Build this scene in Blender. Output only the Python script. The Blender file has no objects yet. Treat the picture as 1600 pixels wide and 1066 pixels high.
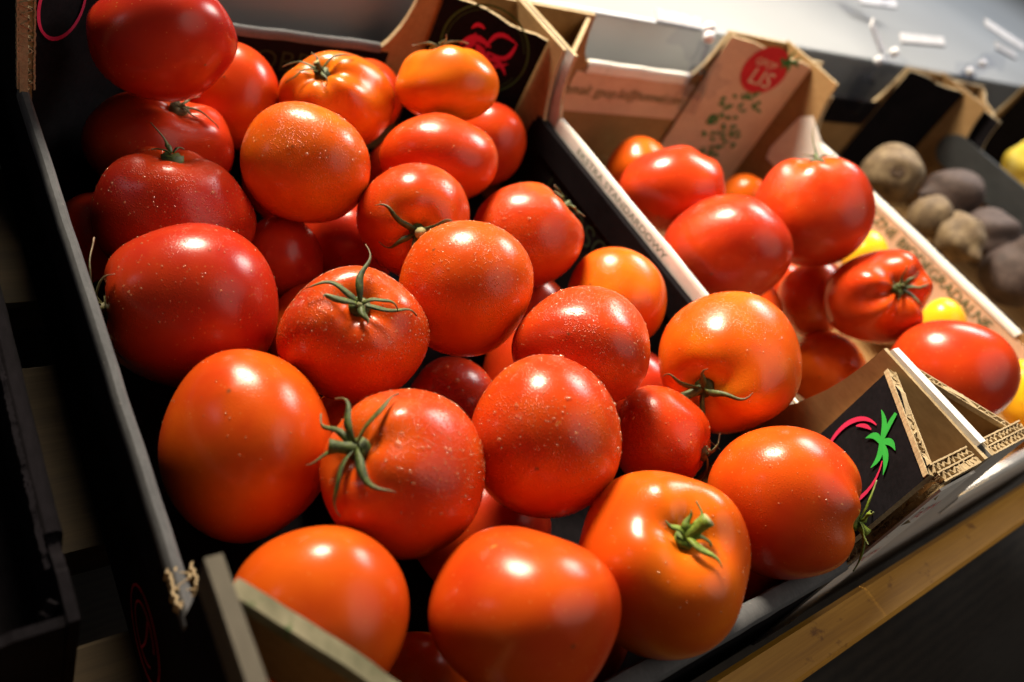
import bpy, bmesh, math, random
import numpy as np
from mathutils import Vector, Matrix

S = bpy.context.scene
COL = S.collection

# ---------------------------------------------------------------- camera
RC = np.array([[0.77895414, -0.47963769, 0.40395314],
               [-0.12223439, -0.74796079, -0.65239054],
               [0.6150522, 0.45880534, -0.64125537]])      # rows: right, down, forward
CC = np.array([-0.06864626, -0.01484217, 0.28455527])
FPX, CX, CY = 1215.0, 800.0, 533.0                         # lens of the photograph in its own pixels
cam_d = bpy.data.cameras.new('camera')
cam = bpy.data.objects.new('camera', cam_d)
COL.objects.link(cam)
cam.matrix_world = Matrix(((RC[0][0], -RC[1][0], -RC[2][0], CC[0]),
                           (RC[0][1], -RC[1][1], -RC[2][1], CC[1]),
                           (RC[0][2], -RC[1][2], -RC[2][2], CC[2]),
                           (0, 0, 0, 1)))
cam_d.sensor_width = 36.0
cam_d.lens = 36.0 * FPX / 1600.0
cam_d.clip_start = 0.01
cam_d.clip_end = 60.0
cam_d.dof.use_dof = True
cam_d.dof.focus_distance = 0.405
cam_d.dof.aperture_fstop = 5.0
S.camera = cam

# ---------------------------------------------------------------- world, lamps, exposure
w = bpy.data.worlds.new('World')
S.world = w
w.use_nodes = True
w.node_tree.nodes['Background'].inputs[0].default_value = (0.9, 0.85, 0.8, 1)
w.node_tree.nodes['Background'].inputs[1].default_value = 0.035


def lamp(name, loc, target, power, size, color, spread=180):
    d = bpy.data.lights.new(name, 'AREA')
    d.shape = 'DISK'
    d.size = size
    d.energy = power
    d.color = color
    d.spread = math.radians(spread)
    o = bpy.data.objects.new(name, d)
    COL.objects.link(o)
    o.location = loc
    o.rotation_euler = (Vector(target) - Vector(loc)).to_track_quat('-Z', 'Y').to_euler()
    return o


lamp('ceiling_spot_lamp', (0.24, 1.42, 1.02), (0.62, 0.16, 0.0), 16.0, 0.52, (1.0, 0.87, 0.68), 72)
lamp('side_spot_lamp', (1.55, 1.00, 0.95), (0.4, 0.2, 0.0), 12.5, 0.46, (1.0, 0.88, 0.74))
lamp('aisle_lamp', (-1.5, 0.85, 0.80), (0.2, 0.1, 0.0), 0.6, 0.30, (1.0, 0.84, 0.90))
lamp('shop_front_lamp', (0.95, -0.62, 1.15), (0.85, 0.10, 0.0), 3.8, 1.60, (1.0, 0.90, 0.78), 120)
lamp('counter_fill_light', (2.3, 1.1, 1.7), (1.9, 0.8, 0.0), 20.0, 0.9, (0.94, 0.97, 1.0), 120)  # added fill with no known source, brightens the far counter

S.view_settings.view_transform = 'Standard'
S.view_settings.look = 'None'
S.view_settings.exposure = 0.12
S.view_settings.gamma = 1.0
S.render.engine = 'CYCLES'
S.cycles.use_denoising = True
S.cycles.max_bounces = 6
S.cycles.diffuse_bounces = 3
S.cycles.glossy_bounces = 3
S.cycles.transparent_max_bounces = 16
S.cycles.sample_clamp_indirect = 4.0

# ---------------------------------------------------------------- helpers


def ray(u, v):
    return RC.T @ np.array([(u - CX) / FPX, (v - CY) / FPX, 1.0])


def on_plane(u, v, p0, n):
    d = ray(u, v)
    k = np.dot(np.array(p0, float) - CC, n) / np.dot(d, n)
    return CC + k * d


def at_z(u, v, z):
    return on_plane(u, v, (0, 0, z), np.array([0, 0, 1.0]))


def nrm(a):
    a = np.array(a, float)
    return a / np.linalg.norm(a)


def new_mat(name):
    m = bpy.data.materials.new(name)
    m.use_nodes = True
    nt = m.node_tree
    return m, nt, nt.nodes['Principled BSDF']


def nd(nt, typ, **kw):
    n = nt.nodes.new(typ)
    for k, v in kw.items():
        setattr(n, k, v)
    return n


def ramp(nt, stops, interp='LINEAR'):
    r = nt.nodes.new('ShaderNodeValToRGB')
    r.color_ramp.interpolation = interp
    e = r.color_ramp.elements
    while len(e) < len(stops):
        e.new(0.5)
    for i, (p, c) in enumerate(stops):
        e[i].position = p
        e[i].color = c if len(c) == 4 else (*c, 1)
    return r


def noise(nt, scale, detail=3.0, rough=0.55, vec=None, dim='3D'):
    n = nd(nt, 'ShaderNodeTexNoise')
    n.inputs['Scale'].default_value = scale
    n.inputs['Detail'].default_value = detail
    n.inputs['Roughness'].default_value = rough
    if vec is not None:
        nt.links.new(vec, n.inputs['Vector'])
    return n


def objcoord(nt):
    return nd(nt, 'ShaderNodeTexCoord').outputs['Object']


def mapping(nt, vec, scale, rot=(0, 0, 0)):
    m = nd(nt, 'ShaderNodeMapping')
    m.inputs['Scale'].default_value = scale
    m.inputs['Rotation'].default_value = rot
    nt.links.new(vec, m.inputs['Vector'])
    return m.outputs['Vector']


def board(name, c0, c1, rough=0.75, fibre=260.0, bump=0.15, speck=None, spec=0.3, lines=None):
    """paper board: two-tone fibres, optional worn specks, optional faint flute lines"""
    m, nt, b = new_mat(name)
    v = objcoord(nt)
    n1 = noise(nt, 38, 4, 0.6, v)
    n2 = noise(nt, fibre, 3, 0.7, mapping(nt, v, (1, 0.35, 1)))
    mx = nd(nt, 'ShaderNodeMath', operation='MULTIPLY_ADD')
    nt.links.new(n2.outputs['Fac'], mx.inputs[0])
    mx.inputs[1].default_value = 0.5
    mm = nd(nt, 'ShaderNodeMath', operation='MULTIPLY')
    nt.links.new(n1.outputs['Fac'], mm.inputs[0])
    mm.inputs[1].default_value = 0.5
    nt.links.new(mm.outputs[0], mx.inputs[2])
    r = ramp(nt, [(0.30, c0), (0.70, c1)])
    nt.links.new(mx.outputs[0], r.inputs[0])
    col = r.outputs[0]
    if speck:
        n3 = noise(nt, speck[1], 5, 0.75, v)
        r3 = ramp(nt, [(speck[2], (0, 0, 0)), (speck[2] + 0.05, (1, 1, 1))])
        nt.links.new(n3.outputs['Fac'], r3.inputs[0])
        mix = nd(nt, 'ShaderNodeMix', data_type='RGBA')
        nt.links.new(r3.outputs[0], mix.inputs['Factor'])
        nt.links.new(col, mix.inputs[6])
        mix.inputs[7].default_value = (*speck[0], 1)
        col = mix.outputs[2]
    nt.links.new(col, b.inputs['Base Color'])
    b.inputs['Roughness'].default_value = rough
    b.inputs['Specular IOR Level'].default_value = spec
    bp = nd(nt, 'ShaderNodeBump')
    bp.inputs['Strength'].default_value = bump
    bp.inputs['Distance'].default_value = 0.0008
    nt.links.new(mx.outputs[0], bp.inputs['Height'])
    nt.links.new(bp.outputs[0], b.inputs['Normal'])
    return m


M = {}
M['kraft'] = board('kraft_board', (0.21, 0.115, 0.040), (0.32, 0.19, 0.075))
M['kraft_cut'] = board('kraft_cut_edge', (0.22, 0.15, 0.075), (0.52, 0.40, 0.23), fibre=700, bump=0.5)
M['black'] = board('black_print_board', (0.0045, 0.0040, 0.0045), (0.012, 0.010, 0.012), rough=1.0, fibre=420, bump=0.25,
                   speck=((0.05, 0.045, 0.045), 900, 0.70), spec=0.04)
M['rim'] = board('worn_charcoal_rim', (0.075, 0.076, 0.080), (0.125, 0.126, 0.130), rough=0.9, spec=0.1, fibre=600, bump=0.35,
                 speck=((0.28, 0.26, 0.24), 420, 0.66))
M['charcoal'] = board('charcoal_flap', (0.018, 0.020, 0.021), (0.040, 0.042, 0.043), rough=0.45, fibre=120, bump=0.2, spec=0.5)
M['white'] = board('white_coated_board', (0.62, 0.59, 0.55), (0.78, 0.75, 0.70), rough=0.45, fibre=200, bump=0.06,
                   speck=((0.42, 0.38, 0.32), 120, 0.68))
M['greywhite'] = board('scuffed_white_board', (0.40, 0.38, 0.36), (0.62, 0.60, 0.57), rough=0.45, fibre=150, bump=0.1,
                       speck=((0.25, 0.2, 0.15), 160, 0.62))
M['pale'] = board('pale_pink_print', (0.50, 0.32, 0.22), (0.62, 0.42, 0.30), rough=0.6, fibre=240, bump=0.08)
M['mossy'] = board('mouldy_worn_board', (0.08, 0.08, 0.04), (0.28, 0.24, 0.15), fibre=140, bump=0.4,
                   speck=((0.06, 0.10, 0.03), 70, 0.58))
M['kraft_grey'] = board('dull_grey_kraft', (0.07, 0.06, 0.042), (0.13, 0.11, 0.08), fibre=140, bump=0.3)
M['ink_green'] = board('dark_green_ink', (0.02, 0.07, 0.025), (0.035, 0.10, 0.035), bump=0.05)
M['ink_leaf'] = board('leaf_green_ink', (0.02, 0.13, 0.035), (0.04, 0.20, 0.06), bump=0.05)
M['ink_faint'] = board('faint_green_ink', (0.009, 0.020, 0.007), (0.015, 0.032, 0.011), bump=0.05)
M['ink_dimgreen'] = board('dim_green_ink', (0.022, 0.065, 0.016), (0.035, 0.095, 0.024), bump=0.05)
M['ink_bright'] = board('bright_green_ink', (0.015, 0.28, 0.03), (0.025, 0.36, 0.045), bump=0.05)
M['ink_pink'] = board('pink_red_ink', (0.42, 0.010, 0.05), (0.55, 0.016, 0.075), bump=0.05)
M['ink_red'] = board('red_ink', (0.42, 0.012, 0.02), (0.55, 0.02, 0.03), bump=0.05)
M['ink_cream'] = board('cream_ink', (0.55, 0.46, 0.33), (0.65, 0.55, 0.40), bump=0.05)
M['ink_olive'] = board('olive_ink', (0.10, 0.10, 0.03), (0.15, 0.14, 0.045), bump=0.05)


def wood(name, c0, c1, c2, scale=1.0, rough=0.5, axis='X', stain=True):
    m, nt, b = new_mat(name)
    v = objcoord(nt)
    sc = (2.0, 60.0, 60.0) if axis == 'X' else (60.0, 2.0, 60.0)
    n1 = noise(nt, scale, 5, 0.6, mapping(nt, v, sc))
    n2 = noise(nt, 9.0 * scale, 4, 0.7, mapping(nt, v, sc))
    a = nd(nt, 'ShaderNodeMix', data_type='FLOAT')
    a.inputs[0].default_value = 0.4
    nt.links.new(n1.outputs['Fac'], a.inputs[2])
    nt.links.new(n2.outputs['Fac'], a.inputs[3])
    r = ramp(nt, [(0.32, c0), (0.5, c1), (0.68, c2)])
    nt.links.new(a.outputs[0], r.inputs[0])
    col = r.outputs[0]
    if stain:
        n3 = noise(nt, 42, 5, 0.65, mapping(nt, v, (1.0, 1.6, 1)))
        r3 = ramp(nt, [(0.63, (1, 1, 1)), (0.72, (0.45, 0.36, 0.28))])
        nt.links.new(n3.outputs['Fac'], r3.inputs[0])
        mu = nd(nt, 'ShaderNodeMix', data_type='RGBA', blend_type='MULTIPLY')
        mu.inputs[0].default_value = 1.0
        nt.links.new(col, mu.inputs[6])
        nt.links.new(r3.outputs[0], mu.inputs[7])
        col = mu.outputs[2]
    nt.links.new(col, b.inputs['Base Color'])
    b.inputs['Roughness'].default_value = rough
    bp = nd(nt, 'ShaderNodeBump')
    bp.inputs['Strength'].default_value = 0.2
    bp.inputs['Distance'].default_value = 0.001
    nt.links.new(a.outputs[0], bp.inputs['Height'])
    nt.links.new(bp.outputs[0], b.inputs['Normal'])
    return m


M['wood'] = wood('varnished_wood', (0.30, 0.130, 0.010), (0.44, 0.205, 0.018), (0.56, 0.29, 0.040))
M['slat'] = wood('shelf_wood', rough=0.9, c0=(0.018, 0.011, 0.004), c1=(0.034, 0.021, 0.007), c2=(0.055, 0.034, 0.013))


def floor_mat():
    m, nt, b = new_mat('dark_grained_floor')
    v = objcoord(nt)
    d = noise(nt, 3.0, 3, 0.5, v)
    wv = nd(nt, 'ShaderNodeTexWave', wave_type='RINGS')
    wv.inputs['Scale'].default_value = 16.0
    wv.inputs['Distortion'].default_value = 4.0
    wv.inputs['Detail'].default_value = 3.0
    wv.inputs['Detail Scale'].default_value = 1.5
    nt.links.new(mapping(nt, v, (1.0, 2.6, 1.0)), wv.inputs['Vector'])
    r = ramp(nt, [(0.1, (0.016, 0.012, 0.009)), (0.9, (0.032, 0.024, 0.017))])
    nt.links.new(wv.outputs['Fac'], r.inputs[0])
    nt.links.new(r.outputs[0], b.inputs['Base Color'])
    b.inputs['Roughness'].default_value = 0.45
    return m


M['floor'] = floor_mat()


def metal_mat():
    m, nt, b = new_mat('brushed_pale_steel')
    v = objcoord(nt)
    n1 = noise(nt, 5, 3, 0.5, mapping(nt, v, (1, 12, 12)))
    n2 = noise(nt, 2.2, 2, 0.5, v)
    r = ramp(nt, [(0.3, (0.265, 0.275, 0.285)), (0.7, (0.335, 0.345, 0.355))])
    nt.links.new(n2.outputs['Fac'], r.inputs[0])
    nt.links.new(r.outputs[0], b.inputs['Base Color'])
    b.inputs['Metallic'].default_value = 0.0
    b.inputs['Roughness'].default_value = 0.35
    return m


M['steel'] = metal_mat()


def plain(name, col, rough=0.5, trans=0.0, spec=0.5, alpha=None):
    m, nt, b = new_mat(name)
    v = objcoord(nt)
    n = noise(nt, 60, 3, 0.6, v)
    r = ramp(nt, [(0.3, tuple(c * 0.9 for c in col)), (0.7, tuple(min(1, c * 1.1) for c in col))])
    nt.links.new(n.outputs['Fac'], r.inputs[0])
    nt.links.new(r.outputs[0], b.inputs['Base Color'])
    b.inputs['Roughness'].default_value = rough
    b.inputs['Transmission Weight'].default_value = trans
    b.inputs['Specular IOR Level'].default_value = spec
    b.inputs['IOR'].default_value = 1.45
    return m


def clear_mat(name, ior, tint, painted_glint=0.0):
    """thin clear body: see-through with a sharp surface reflection"""
    m = bpy.data.materials.new(name)
    m.use_nodes = True
    nt = m.node_tree
    nt.nodes.clear()
    out = nd(nt, 'ShaderNodeOutputMaterial')
    mix = nd(nt, 'ShaderNodeMixShader')
    tr = nd(nt, 'ShaderNodeBsdfTransparent')
    tr.inputs[0].default_value = (*tint, 1)
    gl = nd(nt, 'ShaderNodeBsdfGlossy')
    gl.inputs['Roughness'].default_value = 0.06
    fr = nd(nt, 'ShaderNodeFresnel')
    fr.inputs[0].default_value = ior
    ge = nd(nt, 'ShaderNodeNewGeometry')
    inv = nd(nt, 'ShaderNodeMath', operation='SUBTRACT')
    inv.inputs[0].default_value = 1.0
    nt.links.new(ge.outputs['Backfacing'], inv.inputs[1])
    mu = nd(nt, 'ShaderNodeMath', operation='MULTIPLY')
    nt.links.new(fr.outputs[0], mu.inputs[0])
    nt.links.new(inv.outputs[0], mu.inputs[1])
    nt.links.new(mu.outputs[0], mix.inputs[0])
    if painted_glint:
        df = nd(nt, 'ShaderNodeBsdfDiffuse')
        df.inputs[0].default_value = (0.95, 0.52, 0.22, 1)  # orange painted into clear drops, standing in for the light they focus
        m2 = nd(nt, 'ShaderNodeMixShader')
        m2.inputs[0].default_value = painted_glint
        nt.links.new(tr.outputs[0], m2.inputs[1])
        nt.links.new(df.outputs[0], m2.inputs[2])
        nt.links.new(m2.outputs[0], mix.inputs[1])
    else:
        nt.links.new(tr.outputs[0], mix.inputs[1])
    nt.links.new(gl.outputs[0], mix.inputs[2])
    nt.links.new(mix.outputs[0], out.inputs[0])
    return m


M['water'] = clear_mat('water_drop', 1.6, (0.98, 0.96, 0.95), painted_glint=0.20)
M['plastic'] = clear_mat('clear_plastic', 1.7, (0.86, 0.87, 0.90))
M['card'] = plain('white_card', (0.80, 0.80, 0.84), 0.4)
M['tag_dark'] = plain('dark_tag_edge', (0.10, 0.10, 0.11), 0.4)


def tomato_mat():
    m, nt, b = new_mat('tomato_skin')
    v = objcoord(nt)
    info = nd(nt, 'ShaderNodeObjectInfo')
    sep = nd(nt, 'ShaderNodeSeparateColor')
    nt.links.new(info.outputs['Color'], sep.inputs[0])
    att = nd(nt, 'ShaderNodeAttribute', attribute_name='stemd')
    # per-object shift of the pattern
    add = nd(nt, 'ShaderNodeVectorMath', operation='ADD')
    nt.links.new(v, add.inputs[0])
    cmb = nd(nt, 'ShaderNodeCombineXYZ')
    nt.links.new(info.outputs['Random'], cmb.inputs[0])
    nt.links.new(cmb.outputs[0], add.inputs[1])
    vv = add.outputs[0]
    n1 = noise(nt, 22, 3, 0.5, vv)
    n2 = noise(nt, 90, 4, 0.6, vv)
    # ripeness = hue + patches + pale shoulders
    sh = nd(nt, 'ShaderNodeMapRange')
    sh.inputs['From Min'].default_value = 0.30
    sh.inputs['From Max'].default_value = 0.05
    sh.inputs['To Min'].default_value = 0.0
    sh.inputs['To Max'].default_value = 0.22
    nt.links.new(att.outputs['Fac'], sh.inputs['Value'])
    a1 = nd(nt, 'ShaderNodeMath', operation='MULTIPLY_ADD')
    nt.links.new(n1.outputs['Fac'], a1.inputs[0])
    a1.inputs[1].default_value = 0.80
    a1.inputs[2].default_value = -0.40
    a2 = nd(nt, 'ShaderNodeMath', operation='ADD')
    nt.links.new(a1.outputs[0], a2.inputs[0])
    nt.links.new(sep.outputs[0], a2.inputs[1])
    a3 = nd(nt, 'ShaderNodeMath', operation='ADD')
    nt.links.new(a2.outputs[0], a3.inputs[0])
    nt.links.new(sh.outputs[0], a3.inputs[1])
    a4 = nd(nt, 'ShaderNodeMath', operation='MULTIPLY_ADD')
    nt.links.new(n2.outputs['Fac'], a4.inputs[0])
    a4.inputs[1].default_value = 0.12
    nt.links.new(a3.outputs[0], a4.inputs[2])
    r = ramp(nt, [(0.0, (0.38, 0.016, 0.008)), (0.35, (0.56, 0.046, 0.005)), (0.65, (0.69, 0.105, 0.005)),
                  (0.85, (0.77, 0.185, 0.006)), (1.0, (0.84, 0.42, 0.012))])
    nt.links.new(a4.outputs[0], r.inputs[0])
    # tiny pale lenticels
    vo = nd(nt, 'ShaderNodeTexVoronoi')
    vo.inputs['Scale'].default_value = 260
    nt.links.new(vv, vo.inputs['Vector'])
    rv = ramp(nt, [(0.06, (1, 1, 1)), (0.14, (0, 0, 0))])
    nt.links.new(vo.outputs['Distance'], rv.inputs[0])
    fm = nd(nt, 'ShaderNodeMath', operation='MULTIPLY')
    nt.links.new(rv.outputs[0], fm.inputs[0])
    fm.inputs[1].default_value = 0.20
    mx = nd(nt, 'ShaderNodeMix', data_type='RGBA')
    nt.links.new(fm.outputs[0], mx.inputs[0])
    nt.links.new(r.outputs[0], mx.inputs[6])
    mx.inputs[7].default_value = (0.85, 0.45, 0.12, 1)
    sc = ramp(nt, [(0.990, (0, 0, 0)), (0.995, (0.7, 0.7, 0.7))])
    nt.links.new(att.outputs['Fac'], sc.inputs[0])
    mx2 = nd(nt, 'ShaderNodeMix', data_type='RGBA')
    nt.links.new(sc.outputs[0], mx2.inputs[0])
    nt.links.new(mx.outputs[2], mx2.inputs[6])
    mx2.inputs[7].default_value = (0.10, 0.055, 0.02, 1)
    vs_ = nd(nt, 'ShaderNodeTexVoronoi')
    vs_.inputs['Scale'].default_value = 34
    nt.links.new(mapping(nt, vv, (1.0, 2.4, 0.7), (0.4, 0.9, 0.2)), vs_.inputs['Vector'])
    nw = noise(nt, 500, 2, 0.6, vv)
    jt = nd(nt, 'ShaderNodeMath', operation='MULTIPLY_ADD')
    nt.links.new(nw.outputs['Fac'], jt.inputs[0])
    jt.inputs[1].default_value = 0.06
    nt.links.new(vs_.outputs['Distance'], jt.inputs[2])
    sr = ramp(nt, [(0.060, (1, 1, 1)), (0.095, (0, 0, 0))])
    nt.links.new(jt.outputs[0], sr.inputs[0])
    pick = nd(nt, 'ShaderNodeSeparateColor')
    nt.links.new(vs_.outputs['Color'], pick.inputs[0])
    gt = nd(nt, 'ShaderNodeMath', operation='GREATER_THAN')
    nt.links.new(pick.outputs[0], gt.inputs[0])
    gt.inputs[1].default_value = 0.72
    sm = nd(nt, 'ShaderNodeMath', operation='MULTIPLY')
    nt.links.new(sr.outputs[0], sm.inputs[0])
    nt.links.new(gt.outputs[0], sm.inputs[1])
    sm2 = nd(nt, 'ShaderNodeMath', operation='MULTIPLY')
    nt.links.new(sm.outputs[0], sm2.inputs[0])
    sm2.inputs[1].default_value = 0.45
    mx3 = nd(nt, 'ShaderNodeMix', data_type='RGBA')
    nt.links.new(sm2.outputs[0], mx3.inputs[0])
    nt.links.new(mx2.outputs[2], mx3.inputs[6])
    mx3.inputs[7].default_value = (0.62, 0.30, 0.06, 1)
    nt.links.new(mx3.outputs[2], b.inputs['Base Color'])
    b.inputs['Subsurface Weight'].default_value = 0.0
    b.inputs['Subsurface Radius'].default_value = (0.010, 0.002, 0.001)
    b.inputs['Subsurface Scale'].default_value = 1.0
    b.inputs['IOR'].default_value = 1.45
    b.inputs['Specular IOR Level'].default_value = 0.38
    rr = nd(nt, 'ShaderNodeMapRange')
    rr.inputs['To Min'].default_value = 0.19
    rr.inputs['To Max'].default_value = 0.30
    nt.links.new(n2.outputs['Fac'], rr.inputs['Value'])
    nt.links.new(rr.outputs[0], b.inputs['Roughness'])
    # condensation mist: fine beads, stronger where the fruit is wet
    v1 = nd(nt, 'ShaderNodeTexVoronoi')
    v1.inputs['Scale'].default_value = 900
    nt.links.new(vv, v1.inputs['Vector'])
    rb = ramp(nt, [(0.10, (1, 1, 1)), (0.42, (0, 0, 0))], 'EASE')
    nt.links.new(v1.outputs['Distance'], rb.inputs[0])
    n3 = noise(nt, 45, 2, 0.5, vv)
    rm = ramp(nt, [(0.38, (0.15, 0.15, 0.15)), (0.6, (1, 1, 1))])
    nt.links.new(n3.outputs['Fac'], rm.inputs[0])
    ml = nd(nt, 'ShaderNodeMath', operation='MULTIPLY')
    nt.links.new(rb.outputs[0], ml.inputs[0])
    nt.links.new(rm.outputs[0], ml.inputs[1])
    wet = nd(nt, 'ShaderNodeMath', operation='MULTIPLY')
    nt.links.new(ml.outputs[0], wet.inputs[0])
    nt.links.new(sep.outputs[1], wet.inputs[1])
    fine = noise(nt, 420, 3, 0.6, vv)
    ad = nd(nt, 'ShaderNodeMath', operation='MULTIPLY_ADD')
    nt.links.new(fine.outputs['Fac'], ad.inputs[0])
    ad.inputs[1].default_value = 0.10
    nt.links.new(wet.outputs[0], ad.inputs[2])
    bp = nd(nt, 'ShaderNodeBump')
    bp.inputs['Strength'].default_value = 0.75
    bp.inputs['Distance'].default_value = 0.00030
    nt.links.new(ad.outputs[0], bp.inputs['Height'])
    nt.links.new(bp.outputs[0], b.inputs['Normal'])
    return m


M['tomato'] = tomato_mat()


def sepal_mat(name, g0, g1, tip):
    m, nt, b = new_mat(name)
    v = objcoord(nt)
    att = nd(nt, 'ShaderNodeAttribute', attribute_name='along')
    n = noise(nt, 420, 4, 0.65, v)
    r = ramp(nt, [(0.3, g0), (0.7, g1)])
    nt.links.new(n.outputs['Fac'], r.inputs[0])
    rt = ramp(nt, [(0.62, (0, 0, 0)), (0.98, (1, 1, 1))])
    nt.links.new(att.outputs['Fac'], rt.inputs[0])
    mx = nd(nt, 'ShaderNodeMix', data_type='RGBA')
    nt.links.new(rt.outputs[0], mx.inputs[0])
    nt.links.new(r.outputs[0], mx.inputs[6])
    mx.inputs[7].default_value = (*tip, 1)
    nt.links.new(mx.outputs[2], b.inputs['Base Color'])
    b.inputs['Roughness'].default_value = 0.6
    bp = nd(nt, 'ShaderNodeBump')
    bp.inputs['Strength'].default_value = 0.5
    bp.inputs['Distance'].default_value = 0.0004
    nt.links.new(n.outputs['Fac'], bp.inputs['Height'])
    nt.links.new(bp.outputs[0], b.inputs['Normal'])
    return m


M['sepal'] = sepal_mat('green_sepal', (0.012, 0.024, 0.003), (0.095, 0.125, 0.013), (0.16, 0.11, 0.045))
M['sepal_fresh'] = sepal_mat('fresh_sepal', (0.06, 0.11, 0.006), (0.22, 0.30, 0.020), (0.12, 0.14, 0.04))
M['sepal_dry'] = sepal_mat('dry_sepal', (0.06, 0.055, 0.018), (0.16, 0.14, 0.05), (0.20, 0.12, 0.06))
M['scar'] = plain('stem_cut', (0.34, 0.33, 0.14), 0.7)


def mesh_obj(name, verts, faces, mat, parent=None, smooth=False, loc=(0, 0, 0), mats=None, midx=None):
    me = bpy.data.meshes.new(name)
    me.from_pydata([tuple(map(float, p)) for p in verts], [], [tuple(f) for f in faces])
    for mm in (mats or [mat]):
        me.materials.append(M[mm])
    if midx is not None:
        me.polygons.foreach_set('material_index', midx)
    if smooth:
        me.polygons.foreach_set('use_smooth', [True] * len(me.polygons))
    me.update()
    o = bpy.data.objects.new(name, me)
    COL.objects.link(o)
    o.location = loc
    if parent is not None:
        o.parent = parent
    return o


def empty(name, loc, label, cat, group=None):
    o = bpy.data.objects.new(name, None)
    COL.objects.link(o)
    o.empty_display_size = 0.02
    o.location = loc
    tag(o, label, cat, group)
    return o


def tag(o, label=None, cat=None, group=None, kind=None):
    if label:
        o['label'] = label
    if cat:
        o['category'] = cat
    if group:
        o['group'] = group
    if kind:
        o['kind'] = kind
    return o


class MB:
    """collects pieces of one part"""

    def __init__(self):
        self.v, self.f, self.m = [], [], []

    def add(self, vs, fs, mi=0):
        b = len(self.v)
        self.v += [tuple(map(float, p)) for p in vs]
        self.f += [tuple(i + b for i in q) for q in fs]
        self.m += [mi] * len(fs)
        return self

    def box(self, lo, hi, mi=0):
        x0, y0, z0 = lo
        x1, y1, z1 = hi
        vs = [(x0, y0, z0), (x1, y0, z0), (x1, y1, z0), (x0, y1, z0), (x0, y0, z1), (x1, y0, z1), (x1, y1, z1), (x0, y1, z1)]
        return self.add(vs, [(0, 3, 2, 1), (4, 5, 6, 7), (0, 1, 5, 4), (1, 2, 6, 5), (2, 3, 7, 6), (3, 0, 4, 7)], mi)

    def prism(self, poly, origin, ua, va, na, thick, mi=0, mi_back=None, mi_side=None):
        """poly in (u,v), extruded by thick along na; front face at origin+na*thick"""
        o, ua, va, na = map(lambda a: np.array(a, float), (origin, ua, va, na))
        n = len(poly)
        a = [o + ua * p[0] + va * p[1] for p in poly]
        c = [p + na * thick for p in a]
        b = len(self.v)
        self.v += [tuple(p) for p in a + c]
        self.f.append(tuple(b + i for i in reversed(range(n))))
        self.m.append(mi if mi_back is None else mi_back)
        self.f.append(tuple(b + n + i for i in range(n)))
        self.m.append(mi)
        for i in range(n):
            j = (i + 1) % n
            self.f.append((b + i, b + j, b + n + j, b + n + i))
            self.m.append(mi if mi_side is None else mi_side)
        return self

    def tube(self, pts, rad, seg=8, mi=0, cap=True):
        pts = [np.array(p, float) for p in pts]
        rings = []
        up = np.array([0.31, 0.2, 0.93])
        for i, p in enumerate(pts):
            d = nrm(pts[min(i + 1, len(pts) - 1)] - pts[max(i - 1, 0)])
            s = np.cross(d, up)
            if np.linalg.norm(s) < 1e-3:
                s = np.cross(d, [1, 0, 0])
            s = nrm(s)
            t = np.cross(s, d)
            r = rad[i] if hasattr(rad, '__len__') else rad
            b = len(self.v)
            for k in range(seg):
                a = 2 * math.pi * k / seg
                self.v.append(tuple(p + r * (math.cos(a) * s + math.sin(a) * t)))
            rings.append(b)
        for i in range(len(pts) - 1):
            for k in range(seg):
                j = (k + 1) % seg
                self.f.append((rings[i] + k, rings[i] + j, rings[i + 1] + j, rings[i + 1] + k))
                self.m.append(mi)
        if cap:
            self.f.append(tuple(rings[0] + k for k in reversed(range(seg))))
            self.f.append(tuple(rings[-1] + k for k in range(seg)))
            self.m += [mi, mi]
        return self

    def build(self, name, mats, parent=None, smooth=False):
        if isinstance(mats, str):
            mats = [mats]
        o = mesh_obj(name, self.v, self.f, None, parent, smooth, mats=mats, midx=self.m)
        if parent is not None:
            pl = parent
            tot = np.zeros(3)
            while pl is not None:
                tot += np.array(pl.location)
                pl = pl.parent
            o.location = tuple(-tot)      # vertices are given in world coordinates
        return o


def smooth_by_angle(o, ang=0.6):
    me = o.data
    me.polygons.foreach_set('use_smooth', [True] * len(me.polygons))
    try:
        me.set_sharp_from_angle(angle=ang)
    except Exception:
        pass


# ---------------------------------------------------------------- setting: floor, shelf, counter
g = MB().box((-2.5, -2.5, -0.70), (4.5, 3.0, -0.66)).build('floor', 'floor')
tag(g, kind='structure')

ct_a = at_z(900, 12, 0.036)
ct_b = at_z(1500, 117, 0.036)
cdir = nrm(ct_b - ct_a)
cnor = np.array([-cdir[1], cdir[0], 0])
c0 = ct_a - cdir * 1.6
c1 = ct_b + cdir * 5.0
mb = MB()
prof = [(0.0, -0.30), (0.0, -0.004), (0.0012, -0.0012), (0.004, 0.0), (4.2, 0.0), (4.2, -0.03), (0.02, -0.03), (0.02, -0.30)]
vs, n = [], len(prof)
for base in (c0, c1):
    for (d, h) in prof:
        vs.append(base + cnor * d + np.array([0, 0, h]))
fs = [(i, (i + 1) % n, n + (i + 1) % n, n + i) for i in range(n)] + [tuple(range(n)), tuple(range(2 * n - 1, n - 1, -1))]
mb.add(vs, fs)
o = mb.build('metal_counter', 'steel')
tag(o, 'pale grey metal counter running behind the produce boxes', 'counter')

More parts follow.
